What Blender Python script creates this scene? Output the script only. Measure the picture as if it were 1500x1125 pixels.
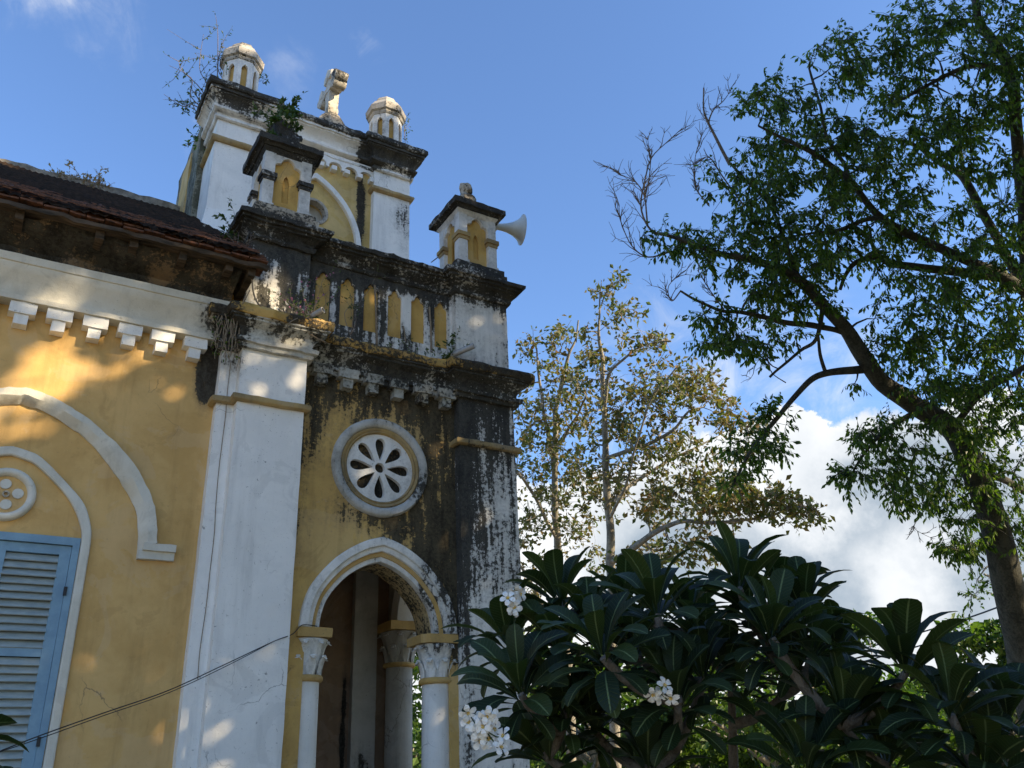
import bpy, bmesh, math, random
from mathutils import Vector, Matrix, noise, kdtree
R_=math.radians
for o in list(bpy.data.objects): bpy.data.objects.remove(o)
SC=bpy.context.scene; COL=SC.collection
# ------------------------------------------------------------------ camera
CR=Matrix(((0.85431546,-0.18542529,-0.48555386),(-0.5179579,-0.38134282,-0.76570051),(-0.04318224,0.90564624,-0.42182956)))
CP=Vector((0,-8,1.6)); FPX=1250.38
cam=bpy.data.cameras.new('camera'); cam.sensor_width=36; cam.lens=FPX/1500*36
cam.clip_end=2000; cam.clip_start=.05
camo=bpy.data.objects.new('camera',cam); COL.objects.link(camo)
camo.matrix_world=Matrix.Translation(CP)@CR.to_4x4(); SC.camera=camo
def ray(px,py): return CR@Vector((px-750,562.5-py,-FPX))/FPX     # direction whose forward part is 1
def P(px,py,t): return CP+ray(px,py)*t
def onY(px,py,y):
    d=ray(px,py); return CP+d*((y-CP.y)/d.y)
# ------------------------------------------------------------------ sun, sky, exposure
SUNV=Vector((.55,-.70,.46)).normalized()
SUN_E=math.asin(SUNV.z); SUN_AZ=math.atan2(SUNV.x,SUNV.y)
SKY_STR=.105; SUN_STR=4.6; EXPO=1.15
sl=bpy.data.lights.new('sun','SUN'); sl.energy=SUN_STR; sl.angle=R_(.55); sl.color=(1,.80,.52)
so=bpy.data.objects.new('sun',sl); COL.objects.link(so)
so.rotation_euler=(-SUNV).to_track_quat('-Z','Y').to_euler()
SC.view_settings.view_transform='Standard'; SC.view_settings.look='None'
SC.view_settings.exposure=EXPO; SC.view_settings.gamma=1
SC.render.resolution_x=1024; SC.render.resolution_y=768
W=bpy.data.worlds.new('World'); SC.world=W; W.use_nodes=True
class NT:
    def __init__(s,t): s.t=t; s.n=t.nodes; s.l=t.links
    def new(s,k,**kw):
        n=s.n.new(k)
        for a,b in kw.items(): setattr(n,a,b)
        return n
    def put(s,sock,v):
        if v is None: return
        if isinstance(v,bpy.types.NodeSocket): s.l.new(v,sock)
        else: sock.default_value=v
    def m(s,op,a,b=None,c=None,clamp=False):
        n=s.new('ShaderNodeMath',operation=op,use_clamp=clamp); s.put(n.inputs[0],a); s.put(n.inputs[1],b)
        if c is not None: s.put(n.inputs[2],c)
        return n.outputs[0]
    def v(s,op,a,b=None):
        n=s.new('ShaderNodeVectorMath',operation=op); s.put(n.inputs[0],a); s.put(n.inputs[1],b)
        if op=='SCALE': n.inputs['Scale'].default_value=.35
        return n.outputs[1] if op in('DISTANCE','LENGTH','DOT_PRODUCT') else n.outputs[0]
    def noise(s,vec,scale,detail=4,rough=.6,dist=0):
        n=s.new('ShaderNodeTexNoise'); s.put(n.inputs['Vector'],vec); n.inputs['Scale'].default_value=scale
        n.inputs['Detail'].default_value=detail; n.inputs['Roughness'].default_value=rough; n.inputs['Distortion'].default_value=dist
        return n.outputs['Fac']
    def mr(s,x,a,b,c=0,d=1,smooth=True):
        n=s.new('ShaderNodeMapRange',interpolation_type='SMOOTHSTEP' if smooth else 'LINEAR')
        s.put(n.inputs[0],x); n.inputs[1].default_value=a; n.inputs[2].default_value=b; n.inputs[3].default_value=c; n.inputs[4].default_value=d
        return n.outputs[0]
    def mix(s,f,a,b):
        n=s.new('ShaderNodeMix',data_type='RGBA'); s.put(n.inputs[0],f)
        s.put(n.inputs[6],a if isinstance(a,bpy.types.NodeSocket) else tuple(a)+(1,)*(4-len(a)))
        s.put(n.inputs[7],b if isinstance(b,bpy.types.NodeSocket) else tuple(b)+(1,)*(4-len(b)))
        return n.outputs[2]
def make_world():
    t=NT(W.node_tree); t.n.clear()
    sky=t.new('ShaderNodeTexSky',sky_type='NISHITA',sun_disc=False,sun_elevation=SUN_E,sun_rotation=SUN_AZ,air_density=1.0,dust_density=.6,ozone_density=1.6,altitude=0)
    d=t.new('ShaderNodeTexCoord').outputs['Generated']
    d=t.v('NORMALIZE',d)
    n1=t.noise(d,7,12,.62,.3); n2=t.noise(d,5,8,.6)
    def wob(scale,amt,det):
        n=t.new('ShaderNodeTexNoise'); t.put(n.inputs['Vector'],d); n.inputs['Scale'].default_value=scale; n.inputs['Detail'].default_value=det; n.inputs['Roughness'].default_value=.62
        return t.v('MULTIPLY',t.v('SUBTRACT',n.outputs['Color'],(.5,.5,.5)),(amt,amt,amt))
    dd=t.v('ADD',d,t.v('ADD',wob(5,.22,8),wob(22,.05,8)))
    def blob(px,py,r,soft=.5,sq=None):
        c=ray(px,py).normalized()
        return t.mr(t.v('DISTANCE',dd,tuple(c)),r*(1+soft),r*(1-soft),0,1)
    def comb(lst):
        o=None
        for a in lst: o=a if o is None else t.m('MAXIMUM',o,a)
        return o
    heavy=comb([blob(1165,752,.098,.15),blob(1100,810,.11,.2),blob(1230,905,.185,.25),blob(1400,860,.16,.5),blob(1000,930,.20,.45),blob(800,900,.16,.6),blob(1350,1050,.3,.3),blob(900,1150,.35,.3),blob(1440,640,.05,.8)])
    dens=t.mr(t.m('ADD',heavy,t.m('MULTIPLY',t.m('SUBTRACT',n1,.5),1.3)),.40,.60)
    wisp=comb([t.m('MULTIPLY',blob(40,-12,.04,.8),.7),t.m('MULTIPLY',blob(130,-20,.045,.7),.5),t.m('MULTIPLY',blob(405,110,.025,.9),.2),t.m('MULTIPLY',blob(520,60,.015,.9),.3),
               t.m('MULTIPLY',blob(1180,560,.09,.9),.62),t.m('MULTIPLY',blob(1020,590,.10,.9),.75),t.m('MULTIPLY',blob(262,222,.012,.9),.3),t.m('MULTIPLY',blob(1190,640,.07,.9),.6)])
    wd=t.m('MULTIPLY',wisp,t.mr(t.noise(d,11,8,.65,.8),.40,.75))
    dens=t.m('MAXIMUM',dens,t.m('MULTIPLY',wd,.9))
    grey=comb([blob(1275,800,.125,.42),blob(1400,790,.12,.4),blob(1390,830,.10,.8),blob(1180,880,.06,.9),blob(1000,830,.08,.8)])
    lit=comb([blob(1325,865,.055,.7),blob(1150,680,.085,.4)])
    g=t.m('MULTIPLY',grey,t.m('SUBTRACT',1,t.m('MULTIPLY',lit,.85)))
    g=t.m('ADD',t.m('MULTIPLY',g,.92),t.m('MULTIPLY',t.m('SUBTRACT',n2,.5),1.6),clamp=True)
    ccol=t.mix(g,(.48,.49,.50),(.20,.24,.285))
    sk=t.v('MULTIPLY',sky.outputs[0],(SKY_STR*.90,SKY_STR*1.08,SKY_STR*1.33))
    cc=t.mix(dens,sk,ccol)
    # the lower half of the dome shows the far land
    sep=t.new('ShaderNodeSeparateXYZ'); t.put(sep.inputs[0],d)
    cc=t.mix(t.mr(sep.outputs[2],-.02,0.0),(.035,.05,.03),cc)
    bg=t.new('ShaderNodeBackground'); t.put(bg.inputs[0],cc); bg.inputs[1].default_value=1
    o=t.new('ShaderNodeOutputWorld'); t.l.new(bg.outputs[0],o.inputs[0])
make_world()
# ------------------------------------------------------------------ materials
def newmat(name):
    m=bpy.data.materials.new(name); m.use_nodes=True; t=NT(m.node_tree)
    return m,t,t.n['Principled BSDF']
def bumpto(t,b,h,dist=.01,st=.6):
    n=t.new('ShaderNodeBump'); n.inputs['Strength'].default_value=st; n.inputs['Distance'].default_value=dist
    t.put(n.inputs['Height'],h); t.l.new(n.outputs[0],b.inputs['Normal'])
def plaster(name,base,base2,L0=-.7,spots=(),mold=(.011,.011,.010),mold2=(.055,.052,.042),streak=1.0,speck=.5,peel=None,peelamt=0.0,bd=.006,fine=.8):
    m,t,b=newmat(name); g=t.new('ShaderNodeNewGeometry').outputs['Position']
    n1=t.noise(g,1.9,6,.62,.25); n2=t.noise(t.v('MULTIPLY',g,(1,1,.10)),11,6,.62); n3=t.noise(g,26,6,.72); n4=t.noise(g,75,3,.6)
    lvl=None
    for (cx,cy,cz,rx,ry,rz,a) in spots:
        q=t.v('DIVIDE',t.v('SUBTRACT',g,(cx,cy,cz)),(rx,ry,rz))
        s=t.m('MULTIPLY',t.mr(t.v('LENGTH',q),1,0),a); lvl=s if lvl is None else t.m('ADD',lvl,s)
    k=t.m('MULTIPLY_ADD',n1,1.3,L0-.65-.5*streak-.5*fine)
    k=t.m('ADD',k,t.m('MULTIPLY',n2,streak)); k=t.m('ADD',k,t.m('MULTIPLY',n3,fine))
    if lvl is not None: k=t.m('ADD',k,lvl)
    md=t.mr(k,-.06,.13)
    col=t.mix(t.mr(n1,.35,.65),base,base2)
    col=t.mix(t.mr(t.noise(g,5,5,.7),.45,.8,0,.28),col,tuple(c*.72 for c in base2))
    soft=t.mr(k,-.5,.05,0,.45)                                  # thin grime round the mould
    col=t.mix(soft,col,t.mix(.5,tuple(c*.5 for c in base2),(.12,.12,.10)))
    pt=t.mr(t.noise(g,1.5,8,.6,1.2),.515,.55); col=t.mix(t.m('MULTIPLY',pt,.30),col,tuple(.75*c+.12 for c in base)); pt2=t.mr(t.noise(g,2.3,7,.62,.8),.57,.61); col=t.mix(t.m('MULTIPLY',pt2,.22),col,tuple(c*.62 for c in base2))
    dr=t.noise(t.v('MULTIPLY',g,(1,1,.09)),5.5,5,.65); col=t.mix(t.mr(dr,.48,.75,0,.34),col,tuple(c*.45 for c in base2))
    vo=t.new('ShaderNodeTexVoronoi',feature='DISTANCE_TO_EDGE'); vo.inputs['Scale'].default_value=1.6
    nv=t.new('ShaderNodeTexNoise'); t.put(nv.inputs['Vector'],g); nv.inputs['Scale'].default_value=4; nv.inputs['Detail'].default_value=7
    t.put(vo.inputs['Vector'],t.v('ADD',g,t.v('SCALE',nv.outputs['Color'])))
    crk=t.m('MULTIPLY',t.mr(vo.outputs['Distance'],.010,.002),t.mr(t.noise(g,1.1,2,.5),.56,.66)); col=t.mix(t.m('MULTIPLY',crk,.6),col,(.09,.08,.065))
    sp=t.m('MULTIPLY',t.mr(t.noise(g,34,3,.55,.6),.655,.70),t.mr(t.noise(g,3.2,4,.6),.42,.62)); col=t.mix(t.m('MULTIPLY',sp,speck),col,(.10,.10,.085))
    if peel:
        pl=t.mr(t.m('ADD',t.noise(g,9,7,.7,.5),peelamt),.60,.63); col=t.mix(pl,col,peel)
    col=t.mix(t.mr(n4,.66,.76,0,speck),col,(.05,.05,.045))
    mc=t.mix(t.mr(t.m('ADD',t.m('MULTIPLY',n3,.5),t.m('MULTIPLY',t.noise(t.v('MULTIPLY',g,(1,1,.35)),6,6,.7),.5)),.40,.60),mold,mold2)
    mc=t.mix(t.mr(n4,.58,.74,0,.30),mc,tuple(.35*c+.05 for c in base2))
    col=t.mix(t.m('MULTIPLY',md,.96),col,mc)
    t.put(b.inputs['Base Color'],col); b.inputs['Roughness'].default_value=.88
    try: b.inputs['Specular IOR Level'].default_value=.25
    except Exception: pass
    h=t.m('ADD',t.m('MULTIPLY',n3,.6),t.m('MULTIPLY',md,t.m('MULTIPLY',n4,.8))); h=t.m('ADD',h,t.m('MULTIPLY',n1,.8))
    bumpto(t,b,h,bd*1.6,.7)
    return m
WH=(.84,.82,.77); WH2=(.74,.725,.675); YE=(.65,.42,.165); YE2=(.55,.34,.12)
MT={}
MT['white']=plaster('white_limewash',WH,WH2,-.86,speck=.6,peel=(.50,.36,.22),peelamt=-.12)
MT['white_buttress']=plaster('white_buttress',WH,(.78,.765,.72),-.90,[(1.7,-.15,5.5,.25,.5,.5,.95),(2.0,-.25,3.6,.5,.3,.5,.12),(1.72,-.1,5.0,.16,.4,.3,.7),(1.65,-.12,3.9,.2,.3,.1,.55),(2.42,-.2,5.5,.12,.4,.5,.5),(2.2,-.25,1.8,.8,.3,.7,.22)],speck=.6,peel=(.55,.42,.30),peelamt=-.10)
MT['white_right']=plaster('weathered_white_buttress',WH,WH2,.0,[(4.65,-.1,5.5,1.2,1,.9,.34),(4.6,-.1,2.4,1.2,1,1.3,-.75),(4.75,-.1,4.4,.3,.5,.5,-.20),(4.3,-.1,4.2,.16,.6,3.5,.5)],streak=2.2,fine=1.9,speck=.7)
MT['white_parapet']=plaster('weathered_white_parapet',WH,WH2,-.04,[(2.1,0,7.0,1.4,1,.5,.5),(3.3,0,7.1,2.6,1,.40,.75),(2.95,0,6.5,.6,1,.6,.32),(3.66,0,6.65,.22,1,.40,-.75),(3.36,0,6.5,.05,1,.5,.4),(2.0,-.1,6.6,.2,.5,.5,-.28),(2.4,0,6.5,.5,1,.5,.1),(4.3,0,6.5,.25,1,.7,-.5)],streak=2.1,fine=1.5,speck=.7)
MT['white_pier']=plaster('weathered_white_pier',WH,WH2,-.42,[(4.6,-.1,7.15,1,1,.5,.95),(4.95,0,6.5,.12,1,1,.4),(4.6,-.1,6.1,.6,1,.35,.3)],streak=1.5,fine=1.3,speck=.6)
MT['white_cornice']=plaster('weathered_white_cornice',(.64,.63,.57),(.46,.44,.38),-.06,[(3.6,-.2,5.9,1.6,1,.5,.36),(4.7,-.2,5.8,.9,1,.6,.30),(2.1,-.35,5.68,.5,.6,.14,-.35),(1.66,-.2,5.9,.3,.5,.5,.7)],streak=.7,fine=1.6,speck=.7)
MT['grey_corbel']=plaster('mould_grey_corbels',(.50,.49,.43),(.32,.31,.26),-.02,[(3.55,-.1,5.52,.13,.3,.1,-.9),(3.8,-.1,5.6,.3,.3,.1,-.2)],streak=.6,fine=1.8,speck=.8)
MT['ledge_yellow']=plaster('mossy_yellow_ledge',(.60,.38,.10),(.45,.27,.07),.02,[(1.55,-.2,6,.25,.5,.3,.6),(1.95,-.4,6,.30,.5,.3,-.6),(2.2,-.3,6,.25,.5,.2,.3),(4.7,-.3,6,.7,1,.3,.35)],streak=.6,fine=1.9)
MT['black_coping']=plaster('blackened_coping',(.62,.60,.55),(.45,.44,.40),.17,[(2.1,-.4,7.25,.6,.3,.2,-.12)],streak=.4,fine=1.4,mold=(.010,.010,.009),mold2=(.045,.043,.036),bd=.012)
MT['stone_base']=plaster('lichened_stone',(.60,.52,.40),(.42,.36,.27),-.05,streak=.3,fine=2.0,bd=.012)
MT['yellow']=plaster('yellow_limewash',YE,YE2,-.95,[(1.53,0,5.35,.26,.4,.62,1.9),(1.45,0,5.75,.3,.4,.25,.7),(-.2,-.1,5.6,.6,.4,.12,.2)],speck=.22,bd=.004)
MT['yellow_porch']=plaster('stained_yellow_plaster',(.64,.42,.14),(.52,.33,.11),-.22,[(4.3,0,4.2,1.05,.6,2.6,.66),(3.3,0,5.55,1.6,.6,.55,.55),(2.5,0,5.0,.3,.6,.8,.5),(3.4,0,4.15,.9,.5,.35,.35),(2.75,0,4.4,.35,.5,.6,-.35),(2.9,0,3.7,.6,.6,.5,-.5),(2.5,0,2.6,.4,.4,1.4,-.5),(4.35,0,2.2,.4,.3,.9,-.8)],mold=(.018,.017,.013),mold2=(.085,.072,.045),streak=1.9,fine=1.6,speck=.5,peel=(.50,.34,.16),peelamt=-.02)
MT['yellow_niche']=plaster('yellow_niche_paint',(.62,.40,.12),(.50,.31,.09),-.55,[(2.6,0,6.8,.6,1,.4,.35)],streak=1.2,fine=.9)
MT['yellow_trim']=plaster('yellow_trim',(.60,.39,.13),(.46,.30,.11),-.62,fine=1.2,speck=.6)
MT['string']=plaster('ochre_string_course',(.44,.31,.13),(.30,.22,.11),-.40,[(4.6,-.1,5.05,.6,.5,.3,.35)],fine=1.4)
MT['tower_white']=plaster('tower_white',WH,(.77,.76,.72),-.58,[(4.95,3,10.3,.35,.5,.9,.62),(4.7,3,11.2,.5,.6,.25,.5),(2.1,3,11.3,.5,.5,.2,.2)],streak=1.0,fine=1.2,speck=.5)
MT['tower_cornice']=plaster('tower_cornice',WH,WH2,-.36,[(3.4,2.9,11.82,9,5,.26,1.5),(2.1,2.8,11.5,.8,1,.4,.45),(4.3,2.9,11.4,.35,1,.5,.9),(4.9,2.9,11.5,1.0,1,.5,.75),(1.9,2.9,11.6,.7,1,.3,.3),(3.2,2.9,11.4,.6,.8,.22,-.4)],streak=.8,fine=1.3)
MT['tower_yellow']=plaster('tower_yellow',(.64,.46,.18),(.50,.35,.12),-.55,[(4.22,3.1,10.4,.16,.4,1.3,1.1),(4.1,3.1,11.1,.2,.4,.3,.6)],streak=.6,fine=1.2,speck=.5)
MT['tower_side']=plaster('mossy_side_wall',(.30,.29,.22),(.20,.20,.14),-.05,[(1.9,3.9,10.8,.3,.8,2,.3)],mold=(.03,.033,.02),mold2=(.10,.10,.07),streak=1.6,fine=1.4)
MT['side_yellow']=plaster('side_wall_yellow',(.56,.40,.17),(.46,.32,.12),-.55,fine=1.2)
MT['turret']=plaster('turret_white',(.76,.75,.71),(.62,.61,.57),-.34,[(2.1,3.4,11.85,.6,.6,.25,.6),(4.75,3.4,11.95,.6,.6,.3,.6)],fine=1.2)
MT['turret_cap']=plaster('turret_cap',(.52,.48,.41),(.38,.34,.28),-.12,streak=.5,fine=1.6)
MT['cross']=plaster('weathered_cross',(.62,.60,.54),(.50,.44,.34),-.20,[(3.5,3.3,13,.14,.6,.6,.45),(3.7,2.95,13.1,.3,.2,.4,.7),(3.7,2.9,12.4,.2,.4,.5,-.5)],streak=.4,fine=1.6)
MT['dirty_white']=plaster('stained_white_trim',WH,WH2,-.36,[(4.1,0,3.3,.5,.5,.9,.50),(3.4,0,3.95,.4,.4,.12,.4)],fine=1.4,streak=1.1)
MT['soffit']=plaster('mouldy_arch_soffit',(.60,.45,.22),(.42,.30,.13),.02,[(2.8,.2,3.2,.5,.5,.6,-.6)],streak=.5,fine=2.0)
MT['rose_white']=plaster('rose_window_white',WH,(.75,.74,.70),-.48,[(3.9,0,4.5,.4,.4,.7,.5),(3.0,0,4.95,.25,.3,.2,.5),(3.5,0,5.15,.5,.3,.15,.25)],fine=1.3,streak=.4,speck=.7)
MT['rose_ring']=plaster('grey_rose_ring',(.58,.57,.53),(.44,.43,.39),-.36,[(3.85,0,4.4,.3,.4,.6,.45),(3.5,0,5.2,.4,.3,.15,.4)],fine=1.5,speck=.7)
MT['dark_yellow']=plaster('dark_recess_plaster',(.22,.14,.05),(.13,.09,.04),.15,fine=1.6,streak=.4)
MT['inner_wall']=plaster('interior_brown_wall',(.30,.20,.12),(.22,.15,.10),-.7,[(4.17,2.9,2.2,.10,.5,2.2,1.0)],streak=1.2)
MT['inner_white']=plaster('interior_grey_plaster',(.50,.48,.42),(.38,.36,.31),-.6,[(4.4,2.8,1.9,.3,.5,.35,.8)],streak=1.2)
MT['cream']=plaster('cream_nave_cornice',(.66,.63,.54),(.55,.52,.43),-.62,[(1.5,-.2,5.9,.4,.4,.4,.9)],fine=1.0,speck=.3)
MT['brown_cove']=plaster('brown_stained_shaded_cove',(.26,.17,.09),(.13,.09,.05),.22,[(.9,-.2,6.2,.25,.3,.2,-.3),(.2,-.2,6.2,.3,.3,.2,-.3)],streak=.3,fine=1.2)  # brown stain, plus near-black cover that paints in the shadow below the eave
def simple(name,c,rough=.7,metal=0,var=.25,scale=20,bump=.003,c2=None,stretch=(1,1,1)):
    m,t,b=newmat(name); g=t.new('ShaderNodeNewGeometry').outputs['Position']
    n=t.noise(t.v('MULTIPLY',g,stretch),scale,6,.65)
    t.put(b.inputs['Base Color'],t.mix(t.mr(n,.3,.7),c,c2 or tuple(x*(1-var*1.6) for x in c)))
    b.inputs['Roughness'].default_value=rough; b.inputs['Metallic'].default_value=metal
    b.inputs['Specular IOR Level'].default_value=.2 if rough>.6 else .45
    bumpto(t,b,n,bump,.7); return m
MT['blue']=simple('blue_shutter_paint',(.20,.33,.42),.55,var=.2,scale=8,c2=(.15,.26,.35))
MT['louver']=simple('faded_louver_paint',(.36,.40,.38),.7,scale=30,c2=(.25,.30,.30),stretch=(.3,1,1))
MT['hole']=simple('dark_hole',(.02,.018,.012),.9)
MT['roof']=simple('old_roof_tiles',(.055,.034,.022),.95,scale=14,c2=(.016,.014,.011),bump=.03,stretch=(1,1,2))
MT['roof'].node_tree.nodes['Principled BSDF'].inputs['Specular IOR Level'].default_value=.03
MT['roof_edge']=simple('broken_tile_edge',(.20,.085,.045),.95,scale=18,c2=(.035,.024,.018),bump=.02,stretch=(1,1,3))
MT['wood']=simple('shaded_grey_eave_timber',(.11,.08,.055),.9,scale=14,c2=(.02,.017,.012),bump=.01,stretch=(.2,1,1))  # timber colour taken very dark, with the soffit's shadow painted into it
MT['ridge']=simple('mortar_ridge',(.30,.27,.22),.9,scale=9,c2=(.12,.11,.09),bump=.02)
MT['pvc']=simple('grey_pipe',(.42,.42,.41),.45,scale=9)
MT['horn']=simple('horn_enamel',(.62,.62,.57),.4,scale=6,var=.12)
MT['wire']=simple('black_cable',(.02,.02,.02),.6)
MT['root']=simple('dry_roots',(.30,.24,.17),.9,scale=30)
MT['ground']=simple('ground_soil',(.40,.33,.23),.95,scale=1.2,c2=(.25,.22,.12),bump=.03)
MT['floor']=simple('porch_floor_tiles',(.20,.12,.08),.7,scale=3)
def barkmat(name,c,c2,sc=7):
    m,t,b=newmat(name); g=t.new('ShaderNodeNewGeometry').outputs['Position']
    n=t.noise(t.v('MULTIPLY',g,(1,1,.5)),sc,8,.7,.6); n2=t.noise(g,sc*5,5,.7)
    f=t.m('ADD',t.m('MULTIPLY',n,.6),t.m('MULTIPLY',n2,.4))
    t.put(b.inputs['Base Color'],t.mix(t.mr(f,.38,.62),c2,c)); b.inputs['Roughness'].default_value=.9
    bumpto(t,b,f,.03,.9); return m
MT['bark_dark']=barkmat('dark_bark',(.085,.082,.062),(.022,.023,.017))
MT['bark_grey']=barkmat('pale_grey_bark',(.36,.33,.27),(.13,.12,.10))
MT['bark_frangipani']=barkmat('frangipani_bark',(.20,.18,.15),(.09,.08,.065),22)
MT['twig']=barkmat('bare_twig_bark',(.24,.20,.17),(.12,.10,.09),14)
def leafmat(name,cols,trans=.35,rough=.45,spec=.4,sc=1.7):
    m,t,b=newmat(name)
    g=t.new('ShaderNodeNewGeometry'); rp=g.outputs['Random Per Island']; pos=g.outputs['Position']
    n=t.noise(pos,sc,3,.6)
    f=t.m('ADD',t.m('MULTIPLY',rp,.75),t.m('MULTIPLY',t.m('SUBTRACT',n,.5),1.0)); 
    r=t.new('ShaderNodeValToRGB'); t.put(r.inputs[0],f)
    e=r.color_ramp.elements; e[0].position=0; e[0].color=cols[0]+(1,); e[1].position=.85; e[1].color=cols[-1]+(1,)
    for i,c in enumerate(cols[1:-1]): x=e.new(.85*(i+1)/(len(cols)-1)); x.color=c+(1,)
    t.put(b.inputs['Base Color'],r.outputs[0]); b.inputs['Roughness'].default_value=rough
    try: b.inputs['Specular IOR Level'].default_value=spec
    except Exception: pass
    tr=t.new('ShaderNodeBsdfTranslucent')
    mm=t.new('ShaderNodeVectorMath',operation='MULTIPLY'); t.put(mm.inputs[0],r.outputs[0]); mm.inputs[1].default_value=(1.5,1.7,.5); t.put(tr.inputs[0],mm.outputs[0])
    ms=t.new('ShaderNodeMixShader'); ms.inputs[0].default_value=trans; t.l.new(b.outputs[0],ms.inputs[1]); t.l.new(tr.outputs[0],ms.inputs[2])
    t.l.new(ms.outputs[0],t.n['Material Output'].inputs[0]); return m
MT['leaf_dark']=leafmat('dark_green_leaves',[(.03,.06,.012),(.06,.11,.020),(.095,.155,.03),(.18,.23,.055)],.5)
MT['leaf_olive']=leafmat('olive_brown_leaves',[(.07,.09,.03),(.11,.135,.05),(.15,.095,.035),(.16,.17,.08),(.19,.095,.04)],.35,.6,.3,.9)
MT['leaf_bright']=leafmat('bright_green_leaves',[(.03,.065,.012),(.06,.11,.02),(.10,.16,.03)],.4,sc=.6)
MT['leaf_small']=leafmat('ledge_plant_leaves',[(.03,.06,.02),(.05,.09,.025),(.11,.15,.05)],.35)
MT['leaf_dry']=leafmat('dry_reddish_leaves',[(.30,.20,.15),(.36,.26,.19),(.20,.17,.09)],.3)
def frangi_leaf():
    m,t,b=newmat('glossy_frangipani_leaves')
    uv=t.new('ShaderNodeUVMap').outputs[0]; sp=t.new('ShaderNodeSeparateXYZ'); t.put(sp.inputs[0],uv)
    rp=t.new('ShaderNodeNewGeometry').outputs['Random Per Island']
    u=t.m('ABSOLUTE',sp.outputs[0])                     # -1..1 across
    base=t.mix(t.m('POWER',rp,2.2),(.008,.019,.008),(.045,.070,.018))
    vein=t.m('FRACT',t.m('MULTIPLY',t.m('SUBTRACT',sp.outputs[1],t.m('MULTIPLY',u,.12)),17))
    vl=t.mr(t.m('ABSOLUTE',t.m('SUBTRACT',vein,.5)),.0,.12,1,0)
    mid=t.mr(u,.10,.035)
    col=t.mix(t.m('MULTIPLY',vl,.35),base,(.07,.12,.04)); col=t.mix(mid,col,(.14,.19,.08))
    t.put(b.inputs['Base Color'],col); b.inputs['Roughness'].default_value=.5; b.inputs['Specular IOR Level'].default_value=.3
    bumpto(t,b,t.m('MULTIPLY',vl,-1),.002,.8)
    tr=t.new('ShaderNodeBsdfTranslucent'); t.put(tr.inputs[0],t.mix(.5,col,(.10,.16,.015)))
    ms=t.new('ShaderNodeMixShader'); ms.inputs[0].default_value=.28; t.l.new(b.outputs[0],ms.inputs[1]); t.l.new(tr.outputs[0],ms.inputs[2])
    t.l.new(ms.outputs[0],t.n['Material Output'].inputs[0]); return m
MT['leaf_frangi']=frangi_leaf()
MT['petal']=simple('white_petals',(.78,.78,.74),.5,var=.05)
MT['petal_eye']=simple('yellow_flower_eye',(.75,.50,.05),.5,var=.1)
MT['pink']=simple('pink_petals',(.55,.25,.45),.5,var=.1)
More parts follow.
